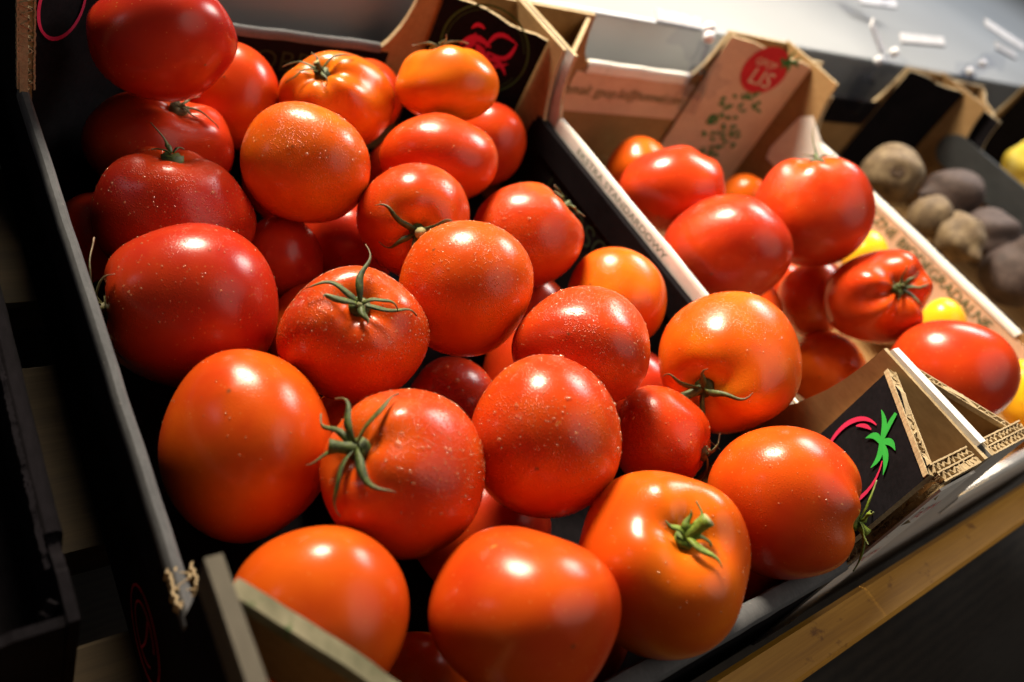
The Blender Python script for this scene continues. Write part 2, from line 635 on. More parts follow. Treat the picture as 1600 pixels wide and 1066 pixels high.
ZB = -0.105
plank = 0
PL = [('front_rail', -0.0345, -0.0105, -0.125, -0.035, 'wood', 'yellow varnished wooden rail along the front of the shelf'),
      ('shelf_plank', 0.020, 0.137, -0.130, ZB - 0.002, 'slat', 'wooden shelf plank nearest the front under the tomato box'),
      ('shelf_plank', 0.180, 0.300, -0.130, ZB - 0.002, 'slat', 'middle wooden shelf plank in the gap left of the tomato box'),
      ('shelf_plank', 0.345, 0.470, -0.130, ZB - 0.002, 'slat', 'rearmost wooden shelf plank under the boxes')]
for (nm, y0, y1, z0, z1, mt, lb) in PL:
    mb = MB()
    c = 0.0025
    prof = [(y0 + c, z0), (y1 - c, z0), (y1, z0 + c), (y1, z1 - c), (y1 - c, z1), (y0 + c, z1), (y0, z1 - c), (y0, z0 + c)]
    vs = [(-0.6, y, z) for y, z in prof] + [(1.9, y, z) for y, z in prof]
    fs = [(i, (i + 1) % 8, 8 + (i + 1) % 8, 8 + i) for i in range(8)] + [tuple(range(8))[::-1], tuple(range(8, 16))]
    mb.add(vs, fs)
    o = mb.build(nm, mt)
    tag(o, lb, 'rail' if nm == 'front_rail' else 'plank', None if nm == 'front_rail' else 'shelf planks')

# ---------------------------------------------------------------- boxes
rng = random.Random(5)


def corr_strip(p0, p1, wdir, width, ddir, depth, pitch=0.0045, layers=1, jit=0.0, mb=None):
    """cut edge of corrugated board: liners with a wavy flute between them, p0..p1 along the edge"""
    own = mb is None
    mb = mb or MB()
    p0, p1, wdir, ddir = map(lambda a: np.array(a, float), (p0, p1, wdir, ddir))
    L = np.linalg.norm(p1 - p0)
    e = (p1 - p0) / L
    lt = 0.00045

    def ribbon(pts):
        m = len(pts)
        lo = [p - wdir * lt for p in pts]
        hi = [p + wdir * lt for p in pts]
        vs = lo + hi + [p - ddir * depth for p in lo] + [p - ddir * depth for p in hi]
        fs = []
        for i in range(m - 1):
            fs.append((i, i + 1, m + i + 1, m + i))
            fs.append((2 * m + i, i, m + i * 0 + i if False else i, 2 * m + i) if False else (i, 2 * m + i, 2 * m + i + 1, i + 1))
            fs.append((m + i, m + i + 1, 3 * m + i + 1, 3 * m + i))
        mb.add(vs, fs)
    hw = width / layers
    n = max(6, int(L / 0.0011))
    for q in range(layers + 1):
        off = -width / 2 + q * hw
        ribbon([p0 + e * (L * i / n) + wdir * (off + rng.uniform(-jit, jit)) for i in range(n + 1)])
    for q in range(layers):
        mid = -width / 2 + (q + 0.5) * hw
        ph = rng.uniform(0, 6)
        q1, q2, q3 = rng.uniform(0, 6), rng.uniform(0, 6), rng.uniform(0, 6)
        pts = []
        for i in range(n + 1):
            s_ = L * i / n
            crush = 0.55 + 0.45 * math.sin(s_ * 130 + q1) ** 2
            w_ = 2 * math.pi * s_ / pitch + ph + 0.8 * math.sin(s_ * 160 + q2) + 0.3 * math.sin(s_ * 470 + q3)
            pts.append(p0 + e * s_ + wdir * (mid + crush * (hw / 2 - lt) * math.sin(w_) + rng.uniform(-jit, jit)) - ddir * (0.0012 * rng.random() ** 3))
        ribbon(pts)
    return mb


def wall_poly(L, zb, zr, h0, h1, e0, e1, ragged=0.0, sw0=0.022, sw1=0.022):
    """side view of one wall: posts of height h0/h1 at both ends reaching e0/e1 along, curved shoulders, rim zr between"""
    pts = [(0, zb), (L, zb)]
    pts.append((L, h1))
    pts.append((L - e1, h1))
    for i in range(1, 9):
        t = i / 8
        pts.append((L - e1 - sw1 * t ** 1.6, zr + (h1 - zr) * (1 - t) ** 1.5 + rng.uniform(-ragged, ragged) * (t < 1)))
    for i in range(7, -1, -1):
        t = i / 8
        pts.append((e0 + sw0 * t ** 1.6, zr + (h0 - zr) * (1 - t) ** 1.5 + rng.uniform(-ragged, ragged)))
    pts.append((0, h0))
    return pts


def text_mesh(body, size):
    cu = bpy.data.curves.new('lettering', 'FONT')
    cu.body = body
    cu.size = size
    cu.align_x = 'CENTER'
    cu.align_y = 'CENTER'
    cu.resolution_u = 3
    ob = bpy.data.objects.new('lettering', cu)
    COL.objects.link(ob)
    dg = bpy.context.evaluated_depsgraph_get()
    me = bpy.data.meshes.new_from_object(ob.evaluated_get(dg))
    vs = [tuple(v.co) for v in me.vertices]
    fs = [tuple(p.vertices) for p in me.polygons]
    bpy.data.objects.remove(ob)
    bpy.data.curves.remove(cu)
    bpy.data.meshes.remove(me)
    return vs, fs


def put_text(name, body, size, center, ua, va, na, mat, parent, stretch=1.0, off=0.0006):
    vs, fs = text_mesh(body, size)
    c, ua, va, na = map(lambda a: np.array(a, float), (center, ua, va, na))
    mb = MB()
    mb.add([c + ua * (x * stretch) + va * y + na * off for x, y, z in vs], fs)
    return mb.build(name, mat, parent)


def stroke(pts, w0, w1, wm=None):
    """2-d tapered stroke as quads"""
    pts = [np.array(p, float) for p in pts]
    n = len(pts)
    a, b = [], []
    for i, p in enumerate(pts):
        d = nrm(pts[min(i + 1, n - 1)] - pts[max(i - 1, 0)])
        s = np.array([-d[1], d[0]])
        t = i / (n - 1)
        wd = (w0 * (1 - t) + w1 * t) if wm is None else ((w0 * (1 - t) + w1 * t) + wm * math.sin(math.pi * t))
        a.append(p + s * wd / 2)
        b.append(p - s * wd / 2)
    vs = a + b
    fs = [(i, n + i, n + i + 1, i + 1) for i in range(n - 1)]
    return vs, fs


def put_strokes(name, strokes, center, ua, va, na, mat, parent, off=0.0006):
    c, ua, va, na = map(lambda a: np.array(a, float), (center, ua, va, na))
    mb = MB()
    for k, (vs, fs) in enumerate(strokes):
        mb.add([c + ua * p[0] + va * p[1] + na * (off + 0.00004 * k) for p in vs], fs)
    return mb.build(name, mat, parent)


def arc(r, a0, a1, n=18, c=(0, 0), sq=1.0):
    return [(c[0] + r * math.cos(math.radians(a0 + (a1 - a0) * i / n)), c[1] + sq * r * math.sin(math.radians(a0 + (a1 - a0) * i / n)))
            for i in range(n + 1)]


def curve2(p, q, bend, n=8):
    p, q = np.array(p, float), np.array(q, float)
    d = q - p
    s = np.array([-d[1], d[0]])
    return [p + d * (i / n) + s * bend * math.sin(math.pi * i / n) for i in range(n + 1)]


def tomato_logo(parent, c, ua, va, na, r):
    """printed tomato outline: pink ring with a green calyx at its upper right"""
    rs = [stroke(arc(r, 108, 215), 0.03 * r, 0.08 * r, 0.08 * r), stroke(arc(r * 0.84, 112, 150), 0.03 * r, 0.03 * r, 0.07 * r),
          stroke(arc(r, 215, 412), 0.08 * r, 0.03 * r, 0.08 * r)]
    put_strokes('logo_ring', rs, c, ua, va, na, 'ink_pink', parent)
    k = (r * 0.20, r * 0.92)
    gs = []
    for (dx, dy, bend, wd) in [(-0.75, 0.30, -0.12, .10), (-0.36, 0.62, 0.04, .05), (-0.42, -0.35, -0.2, .10), (0.45, 0.28, 0.2, .10),
                               (0.36, -0.47, 0.2, .11), (0.75, -0.22, 0.15, .11)]:
        gs.append(stroke(curve2(k, (k[0] + dx * r, k[1] + dy * r), bend), 0.10 * r, (0.10 if dy > .5 else 0.012) * r, wd * r))
    put_strokes('logo_calyx', gs, c, ua, va, na, 'ink_bright', parent, 0.0009)


def crate(name, label, x0, x1, y0, y1, zr, zb, posts, inner, outer, rimmat, postmat, lining=None, band=None, th=0.004, rimw=0.008, rims='FBLR', rimdz=None, inset=None, sw=None, cut='kraft_cut', drop=0.02, rimws=None):
    """posts: dict FL,FR,BL,BR -> (height, leg along y, leg along x)"""
    e = empty(name, ((x0 + x1) / 2, (y0 + y1) / 2, zb), label, 'produce box')
    MB().box((x0 + th, y0 + th, zb), (x1 - th, y1 - th, zb + th)).build('base', inner, e)
    P = posts
    out = {}
    mats = [inner, outer, cut]
    inset = inset or {}
    sw = sw or {}
    W = lambda k, s: sw.get(k + s, 0.022)
    # left, right walls: u along +y
    for side, x, na in (('L', x0, 1), ('R', x1, -1)):
        a, b = ('FL', 'BL') if side == 'L' else ('FR', 'BR')
        poly = wall_poly(y1 - y0, zb, zr - 0.004, P[a][0], P[b][0], P[a][1], P[b][1], 0.0008, W(a, 'y'), W(b, 'y'))
        mb = MB().prism(poly, (x, y0, 0), (0, 1, 0), (0, 0, 1), (na, 0, 0), th, 0, 1, 2)
        out[side] = mb.build('side_wall', mats, e)
    for side, y, na in (('F', y0, 1), ('B', y1, -1)):
        a, b = ('FL', 'FR') if side == 'F' else ('BL', 'BR')
        poly = [(max(0.0, u - 2 * 0) , z) for u, z in wall_poly(x1 - x0 - 2 * th - 0.001, zb, zr - 0.004, P[a][0] - 0.002, P[b][0] - 0.002, P[a][2] - th, P[b][2] - th, 0.0008, W(a, 'x'), W(b, 'x'))]
        mb = MB().prism(poly, (x0 + th + 0.0005, y, 0), (1, 0, 0), (0, 0, 1), (0, na, 0), th, 0, 1, 2)
        out[side] = mb.build('end_wall', mats, e)
    # folded rims on the low stretches
    def rim(side):
        if side in 'LR':
            a, b = ('FL', 'BL') if side == 'L' else ('FR', 'BR')
            s0, s1 = y0 + P[a][1] + W(a, 'y') - 0.004, y1 - P[b][1] - W(b, 'y') + 0.004
        else:
            a, b = ('FL', 'FR') if side == 'F' else ('BL', 'BR')
            s0, s1 = x0 + P[a][2] + W(a, 'x') - 0.001, x1 - P[b][2] - W(b, 'x') + 0.001
        hw = (rimws or {}).get(side, rimw) / 2
        c = {'L': x0 + th / 2 + .0003, 'R': x1 - th / 2 - .0003, 'F': y0 + th / 2 + .001, 'B': y1 - th / 2 - .001}[side]
        dr = drop[side] if isinstance(drop, dict) else drop
        prof = [(-hw, -dr), (-hw, -0.0035), (-hw * .8, -0.0012), (-hw * .4, 0), (hw * .4, 0), (hw * .8, -0.0012), (hw, -0.0035), (hw, -dr)]
        dz = (rimdz or {}).get(side, 0.0)
        mb = MB()
        n = 24
        vs, fs = [], []
        for i in range(n + 1):
            s = s0 + (s1 - s0) * i / n
            wob = rng.uniform(-0.0002, 0.0002)
            wz = rng.uniform(-0.00015, 0.00015) + 0.0003 * math.sin(i * 0.7)
            for (d, h) in prof:
                p = (c + d + wob, s, zr + dz + h + wz) if side in 'LR' else (s, c + d + wob, zr + dz + h + wz)
                vs.append(p)
        m = len(prof)
        for i in range(n):
            for k in range(m - 1):
                fs.append((i * m + k, i * m + k + 1, (i + 1) * m + k + 1, (i + 1) * m + k))
        fs.append(tuple(range(m)))
        fs.append(tuple(n * m + k for k in reversed(range(m))))
        mb.add(vs, fs)
        rm = rimmat[side] if isinstance(rimmat, dict) else rimmat
        o = mb.build('rim', rm, e)
        bm = bmesh.new()
        bm.from_mesh(o.data)
        bmesh.ops.recalc_face_normals(bm, faces=bm.faces)
        bm.to_mesh(o.data)
        bm.free()
        smooth_by_angle(o)
        return o
    for s in rims:
        out['rim' + s] = rim(s)
    if lining:
        d = 0.0012
        ldrop = (drop if not isinstance(drop, dict) else 0.02) + 0.0006
        for side in lining[1]:
            if side in 'LR':
                a, b = ('FL', 'BL') if side == 'L' else ('FR', 'BR')
                s0, s1 = y0 + P[a][1] + 0.024, y1 - P[b][1] - 0.006
                xx = x0 + th if side == 'L' else x1 - th
                lo, hi = (min(xx, xx + (d if side == 'L' else -d)), s0, zb + .006), (max(xx, xx + (d if side == 'L' else -d)), s1, zr - ldrop)
            else:
                a, b = ('FL', 'FR') if side == 'F' else ('BL', 'BR')
                s0, s1 = x0 + P[a][2] + 0.022, x1 - P[b][2] - 0.012
                yy = y0 + th if side == 'F' else y1 - th
                lo, hi = (s0, min(yy, yy + (d if side == 'F' else -d)), zb + .006), (s1, max(yy, yy + (d if side == 'F' else -d)), zr - ldrop)
            out['lining' + side] = MB().box(lo, hi).build('lining', lining[0], e)
    # diagonal corner panels (hollow triangular posts)
    for k, (h, ly, lx) in P.items():
        sx, sy = (1 if k[1] == 'L' else -1), (1 if k[0] == 'F' else -1)
        cx_, cy_ = (x0 + th if sx > 0 else x1 - th), (y0 + th if sy > 0 else y1 - th)
        iy, ix = inset.get(k, (0.010, 0.010))
        A = np.array([cx_ + sx * 0.0008, cy_ + sy * (ly - th - iy), 0.0])
        B = np.array([cx_ + sx * (lx - th - ix), cy_ + sy * 0.0008, 0.0])
        ua = nrm(B - A)
        na = np.array([sx * 1.0, sy * 1.0, 0])
        na = nrm(na - ua * np.dot(na, ua))
        L = np.linalg.norm(B - A)
        poly = [(0, zb + th), (L, zb + th), (L, h - 0.004)]
        m = 8
        for i in range(1, m):
            t = i / m
            poly.append((L * (1 - t), h - 0.004 + 0.002 * math.sin(t * 9 + lx * 50) + rng.uniform(-.0006, .0006)))
        poly.append((0, h - 0.004))
        pm = postmat[k] if isinstance(postmat, dict) else postmat
        o = MB().prism(poly, A, ua, (0, 0, 1), na, 0.0035, 0, 1, 2).build('corner_post', [pm, 'kraft' if cut != 'black' else 'black', cut], e)
        bm = bmesh.new()
        bm.from_mesh(o.data)
        bmesh.ops.recalc_face_normals(bm, faces=bm.faces)
        bm.to_mesh(o.data)
        bm.free()
        out[k] = o
        # front frame of the panel for prints: origin at A, axes
        out[k + '_f'] = (A + na * 0.0035, ua, np.array([0, 0, 1.0]), na, L)
    for s in 'LRFB':
        bm = bmesh.new()
        bm.from_mesh(out[s].data)
        bmesh.ops.recalc_face_normals(bm, faces=bm.faces)
        bm.to_mesh(out[s].data)
        bm.free()
    out['e'] = e
    return out


X1 = 0.3755
c1p = dict(FL=(0.046, 0.090, 0.066), FR=(0.081, 0.082, 0.031), BL=(0.062, 0.098, 0.095), BR=(0.056, 0.078, 0.095))
c1_ = crate('tomato_box', 'black cardboard box in front heaped with large red tomatoes', -0.002, X1, 0.0, 0.500, 0.0, ZB, c1p,
            'kraft', 'black', 'rim', 'black', lining=('black', 'FBLR'), rims='FBL', drop=0.006, rimws=dict(F=0.011, B=0.008, L=0.0062), inset=dict(FR=(.014, -0.0185), BR=(.020, .020)), sw=dict(FRx=0.0125, FRy=0.028, FLx=0.004, FLy=0.004, BLy=0.002))
MB().box((0.004, 0.006, ZB + 0.0041), (X1 - 0.006, 0.494, ZB + 0.0055)).build('base_sheet', 'black', c1_['e'])
E1 = c1_['e']
# plain dark fold on the right wall, lower than its neighbour's white edge
MB().box((X1 - 0.0068, 0.104, -0.021), (X1 - 0.0004, 0.412, 0.0005)).build('rim', 'black', E1)

# prints on the first box: tomato logo on two posts, round emblem on another, wording on the right wall
for key, s, h, r in (('FR', (1337, 726), 0, 0.0250), ('BL', (97, 4), 0, 0.020)):
    o_, ua, va, na, L = c1_[key + '_f']
    if np.dot(np.cross(ua, va), na) < 0:
        ua, o_ = -ua, o_ + ua * L
    tomato_logo(c1_[key], on_plane(s[0], s[1], o_, na), ua, va, na, r)
o_, ua, va, na, L = c1_['BR_f']
if np.dot(np.cross(ua, va), na) < 0:
    ua, o_ = -ua, o_ + ua * L
cen = on_plane(757, 78, o_, na)
put_strokes('emblem_ring', [stroke(arc(0.036, 0, 360, 40), 0.0018, 0.0018), stroke(arc(0.0325, 20, 340, 36), 0.0006, 0.0006)], cen, ua, va, na,
            'ink_dimgreen', c1_['BR'])
em = []
for (p, q, bend, wd) in [((-.020, -.004), (.004, .004), .25, .005), ((.0, .002), (.022, .016), .35, .003), ((.022, .016), (.002, .0), .35, .003),
                         ((-.006, -.004), (.022, -.002), -.25, .003), ((.0, -.010), (.024, -.012), .3, .003), ((-.012, .010), (-.018, -.008), .2, .004),
                         ((-.008, .002), (-.002, -.012), .2, .008), ((.004, .0), (.010, -.012), -.2, .005), ((-.016, .012), (-.006, .016), .3, .0025)]:
    em.append(stroke(curve2(p, q, bend), 0.001, 0.0008, wd))
put_strokes('emblem_drawing', em, cen, ua, va, na, 'ink_pink', c1_['BR'])
xw = X1 - 0.004 - 0.0012
put_text('wall_lettering', 'JAKO\u015a\u0106', 0.024, on_plane(897, 345, (xw, 0, 0), np.array([1.0, 0, 0])), (0, -1, 0), (0, 0, 1), (-1, 0, 0), 'ink_faint', E1)
put_text('wall_lettering', 'DOBRA', 0.024, on_plane(440, 97, (0, 0.4946, 0), np.array([0, 1.0, 0])), (1, 0, 0), (0, 0, 1), (0, -1, 0), 'ink_faint', E1)
# red ring print on the outside of the left wall
put_strokes('side_print', [stroke(arc(0.021, 0, 360, 30, sq=1.0), 0.0012, 0.0012), stroke(arc(0.014, 30, 330, 30), 0.001, 0.001),
                           stroke(curve2((0, .012), (0, -.014), .1), .001, .001)], (-0.002, 0.118, -0.070), (0, -1, 0), (0, 0, 1), (-1, 0, 0), 'ink_pink', E1)

# torn corrugated edges of the first box
Z8 = 0.080
o_, ua, va, na, L = c1_['FR_f']
pA = o_ - na * 0.00175
pB = pA + ua * L
corr_strip(pA + np.array([0, 0, Z8 - 0.0025]), pB + np.array([0, 0, Z8 - 0.003]), na, 0.0056, np.array([0, 0, 1.0]), 0.003, pitch=0.0062, jit=0.0001).build('torn_edge', 'kraft_cut', E1)
corr_strip((X1 - 0.050, 0.0055, 0.0795), (X1 - 0.006, 0.0055, 0.0795), np.array([0, 1.0, 0]), 0.0105, np.array([0, 0, 1.0]), 0.004, pitch=0.0056, layers=2, jit=0.0001).build('torn_edge', 'kraft_cut', E1)
corr_strip((0.0012, 0.4012, 0.0005), (0.0012, 0.4012, 0.062), np.array([1.0, 0, 0]), 0.0075, np.array([0, -1.0, 0]), 0.003, pitch=0.006, jit=0.0002).build('torn_edge', 'kraft_cut', E1)
# ragged torn step of the front wall beside the logo post
mb = MB()
XS = X1 - 0.031 - 0.0005


def shoulder(t):
    return np.array([XS - 0.0125 * t ** 1.6, 0.002, -0.004 + 0.083 * (1 - t) ** 1.5])


for k in range(46):
    t = 0.06 + 0.92 * k / 45
    p = shoulder(t)
    tg = nrm(shoulder(min(1, t + .03)) - shoulder(t - .03))
    nr = nrm(np.array([tg[2], 0, -tg[0]]))
    if nr[0] > 0:
        nr = -nr
    c = p + nr * rng.uniform(.0002, .0016) + np.array([0, rng.uniform(-.0025, .0065), 0])
    l_, w_ = rng.uniform(.0025, .006), rng.uniform(.0007, .0022)
    ux = nrm(tg + nr * rng.uniform(-.25, .35) + np.array([0, rng.uniform(-.4, .4), 0])) * l_
    vx = nrm(np.array([rng.uniform(-.2, .2), 1, rng.uniform(-.2, .2)])) * w_
    nx = nr * 0.0005
    q = [c - ux - vx * rng.uniform(.3, 1), c + ux - vx * rng.uniform(.1, 1), c + ux * rng.uniform(.5, 1) + vx, c - ux * rng.uniform(.6, 1) + vx]
    mb.add(q + [p_ + nx for p_ in q], [(0, 1, 2, 3), (4, 7, 6, 5), (0, 4, 5, 1), (1, 5, 6, 2), (2, 6, 7, 3), (3, 7, 4, 0)])
o = mb.build('torn_fibres', 'kraft_cut', E1)
tag(o, kind='stuff')
for (ta, tb) in ((.98, .62), (.60, .34)):
    pa_, pb_ = shoulder(ta), shoulder(tb)
    tg = nrm(pb_ - pa_)
    nr = nrm(np.array([-abs(tg[2]), 0, abs(tg[0])]))
    yo = np.array([0, .0025, 0])
    corr_strip(pa_ + nr * .0018 + yo, pb_ + nr * .0018 + yo, np.array([0, 1.0, 0]), 0.0095, nr, 0.003, pitch=0.005, layers=2, jit=0.0004).build('torn_edge', 'kraft_cut', E1)
# torn end of the left rim
corr_strip((0.0012, 0.112, 0.0006), (0.0012, 0.096, 0.0006), np.array([1.0, 0, 0]), 0.0082, np.array([0, 0, 1.0]), 0.006, pitch=0.006, jit=0.0008).build('torn_edge', 'kraft_cut', E1)
# worn top of the front left post
o_, ua, va, na, L = c1_['FL_f']
rag = [(0.0, 0), (L, 0)] + [(L * (1 - q / 14), 0.0068 + 0.0010 * math.sin(q * 1.1) * rng.random() - 0.004 * (q / 14 - .6) ** 2 * 3) for q in range(15)]
MB().prism(rag, o_ - na * 0.0052 + np.array([0, 0, 0.0375]), ua, va, na, 0.0058).build('worn_edge', 'mossy', E1)
MB().box((-0.0030, 0.004, 0.030), (0.0027, 0.090, 0.0475)).build('folded_edge', 'kraft_grey', E1)
# white outside sheet on the front wall by the logo post with smudged red print
MB().box((0.334, -0.0016, -0.100), (X1 + 0.001, -0.0003, 0.070)).build('outer_sheet', 'white', E1)
for (cx_, cz_, sz) in ((0.350, 0.000, 0.012), (0.357, 0.042, 0.014)):
    put_text('front_lettering', 'POM', sz, (cx_, -0.0016, cz_), (1, 0, 0), (0, 0, 1), (0, -1, 0), 'ink_red', E1)


def lean(root):
    """the loaded box bulges: front posts lean inwards at the top, the front wall swells out below"""
    for ch in list(root.children) + [g_ for c_ in root.children for g_ in c_.children]:
        if ch.type != 'MESH' or ch.get('leaned'):
            continue
        for v_ in ch.data.vertices:
            x, y, z = v_.co
            if y < 0.12:
                wgt = 1 - max(0.0, y) / 0.12
                v_.co.y = y + wgt * (-0.005 + 0.012 * (z + 0.105) / 0.185)


lean(E1)

# second box
Z2 = 0.010
c2p = dict(FL=(0.082, 0.078, 0.062), FR=(0.075, 0.080, 0.060), BL=(0.056, 0.085, 0.085), BR=(0.066, 0.085, 0.112))
XA, XB = 0.3785, 0.770
c2_ = crate('tomato_box', 'white edged brown cardboard box of tomatoes beside the black box', XA, XB, 0.0, 0.500, Z2, ZB, c2p,
            'kraft', 'greywhite', 'white', dict(FL='kraft', FR='kraft', BL='kraft', BR='pale'), rims='FBLR', rimw=0.008,
            drop=dict(F=.02, L=.02, B=.011, R=.006), rimws=dict(L=0.0055), inset=dict(BR=(.040, .0)))
E2 = c2_['e']
MB().box((XA + 0.095, 0.500 - 0.0054, -0.046), (XB - 0.116, 0.500 - 0.0041, Z2 - 0.0115)).build('printed_band', 'pale', E2)
MB().box((XB - 0.0054, 0.030, -0.075), (XB - 0.0041, 0.40, Z2 - 0.0065)).build('printed_band', 'pale', E2)
put_text('wall_lettering', 'email: gpop.lis@hotmail.com', 0.0165, (XA + 0.182, 0.500 - 0.0055, -0.021), (1, 0, 0), (0, 0, 1), (0, -1, 0), 'ink_olive', E2, stretch=0.93)
put_text('wall_lettering', 'CZNE BIODEGRADALNE', 0.0155, (XB - 0.0055, 0.205, -0.0065), (0, -1, 0), (0, 0, 1), (-1, 0, 0), 'ink_green', E2)
put_text('side_lettering', 'EKSTRA STANDARDOWY', 0.0072, (XA + 0.0023 - 0.0036, 0.300, 0.0042), (0, -1, 0), (0, 0, 1), (-1, 0, 0), 'ink_green', E2, stretch=1.5)
# white glued flap by the rear right shoulder
MB().prism([(0, 0), (0.062, 0), (0.066, 0.012), (0.060, 0.060), (0.048, 0.070), (0.012, 0.052), (0, 0.040)], (XB - 0.0046, 0.366, -0.045),
           (0, 1, 0), (0, 0, 1), (-1, 0, 0), 0.0015).build('glued_flap', 'white', E2)
o_, ua, va, na, L = c2_['BR_f']
if np.dot(np.cross(ua, va), na) < 0:
    ua, o_ = -ua, o_ + ua * L
c = on_plane(1195, 110, o_, na)
disc = [((0, 0), )]
ring = arc(0.028, 0, 360, 36)
mb = MB()
mb.add([c + na * 0.0006] + [c + ua * p[0] + va * p[1] + na * 0.0006 for p in ring[:-1]], [(0, i + 1, (i + 1) % 36 + 1) for i in range(36)])
mb.build('logo_disc', 'ink_red', c2_['BR'])
put_text('logo_lettering', 'LIS', 0.026, c - va * 0.010 + ua * 0.002, ua, va, na, 'ink_cream', c2_['BR'], off=0.0011)
put_text('logo_lettering', 'GPOP', 0.011, c + va * 0.007 - ua * 0.004, ua, va, na, 'ink_cream', c2_['BR'], off=0.0011)
gs = [stroke(curve2((0.018, 0.016), (0.018 + dx, 0.016 + dy), b_), 0.003, 0.0004, 0.002) for dx, dy, b_ in
      ((-.010, .004, .2), (.002, .016, .1), (.014, .012, -.1), (.018, .0, .15), (.008, -.010, .2), (-.004, -.008, .1))]
put_strokes('logo_leaves', gs, c, ua, va, na, 'ink_leaf', c2_['BR'], 0.0013)
lf = []
rl = random.Random(11)
for (bx, bz, n_) in ((-0.012, -0.048, 9), (0.012, -0.040, 9), (-0.016, -0.080, 10), (0.010, -0.086, 10), (0.002, -0.108, 8), (-0.006, -0.064, 6)):
    for k in range(n_):
        a = rl.uniform(0, 6.28)
        px, pz = bx + rl.uniform(-.014, .014), bz + rl.uniform(-.012, .012)
        ll = rl.uniform(.005, .010)
        lf.append(stroke(curve2((px, pz), (px + ll * math.cos(a), pz + ll * math.sin(a)), .2, 5), .0006, .0004, rl.uniform(.0025, .005)))
put_strokes('leaf_print', lf, c, ua, va, na, 'ink_leaf', c2_['BR'], 0.0005)
# cut corrugated edges of its front left post
o_, ua, va, na, L = c2_['FL_f']
pA = o_ - na * 0.00175
corr_strip(pA + np.array([0, 0, 0.0795]), pA + ua * L + np.array([0, 0, 0.0795]), na, 0.0050, np.array([0, 0, 1.0]), 0.003, pitch=0.0056, jit=0.0001).build('torn_edge', 'kraft_cut', E2)
corr_strip((XA + 0.006, 0.0055, 0.081), (XA + 0.062, 0.0055, 0.081), np.array([0, 1.0, 0]), 0.010, np.array([0, 0, 1.0]), 0.004, pitch=0.0056, layers=2, jit=0.0001).build('torn_edge', 'kraft_cut', E2)

MB().box((X1 - 0.0012, 0.008, 0.066), (XA + 0.0030, 0.079, 0.0840)).build('folded_edge', 'white', E2)
lean(E2)

# third and fourth boxes
c3p = dict(FL=(0.06, 0.08, 0.06), FR=(0.06, 0.08, 0.06), BL=(0.050, 0.085, 0.085), BR=(0.066, 0.085, 0.112))
c3_ = crate('root_vegetable_box', 'black edged brown cardboard box of root vegetables', 0.776, 1.175, 0.0, 0.500, 0.008, ZB, c3p,
            'kraft', 'black', 'black', dict(FL='black', FR='black', BL='kraft', BR='black'), rims='FBLR', rimw=0.009, inset=dict(BR=(.040, .0)))
mb = MB()
pts = []
for i in range(13):
    a = math.pi / 2 + math.pi * i / 12
    pts.append((0.022 * math.cos(a) * -1, 0.022 * math.sin(a)))
band = [(0.0, -0.023), (0.36, -0.023), (0.36, 0.023), (0.0, 0.023)] + [(-0.023 * math.sin(math.pi * i / 10), 0.023 * math.cos(math.pi * i / 10)) for i in range(1, 10)]
mb.prism(band, (1.175 - 0.0058, 0.405, -0.002), (0, -1, 0), (0, 0, 1), (-1, 0, 0), 0.0085)
mb.build('black_flap', 'charcoal', c3_['e'])
MB().box((0.776 + 0.094, 0.5 - 0.0058, -0.030), (1.175 - 0.115, 0.5 - 0.0042, 0.008)).build('printed_band', 'black', c3_['e'])
c4p = dict(FL=(0.06, 0.08, 0.06), FR=(0.06, 0.08, 0.06), BL=(0.060, 0.110, 0.150), BR=(0.075, 0.085, 0.105))
c4_ = crate('vegetable_box', 'dark cardboard box at the far right edge holding something yellow', 1.182, 1.58, 0.0, 0.500, 0.008, ZB, c4p,
            'kraft', 'black', 'black', 'black', rims='FBLR', rimw=0.009)
# box on the left, seen as a dark edge
c0p = dict(FL=(-0.020, 0.02, 0.02), FR=(-0.020, 0.02, 0.02), BL=(0.03, 0.08, 0.08), BR=(0.03, 0.08, 0.08))
c0_ = crate('dark_box', 'empty black cardboard box along the left edge of the picture', -0.420, -0.030, 0.112, 0.600, -0.022, ZB, c0p,
            'black', 'black', 'black', 'black', rims='FBLR', rimw=0.008, cut='black')
corr_strip((-0.0362, 0.135, -0.0212), (-0.0362, 0.50, -0.0212), np.array([1.0, 0, 0]), 0.0009, np.array([0, 0, 1.0]), 0.001, pitch=0.006, jit=0.0004).build('worn_edge', 'black', c0_['e'])


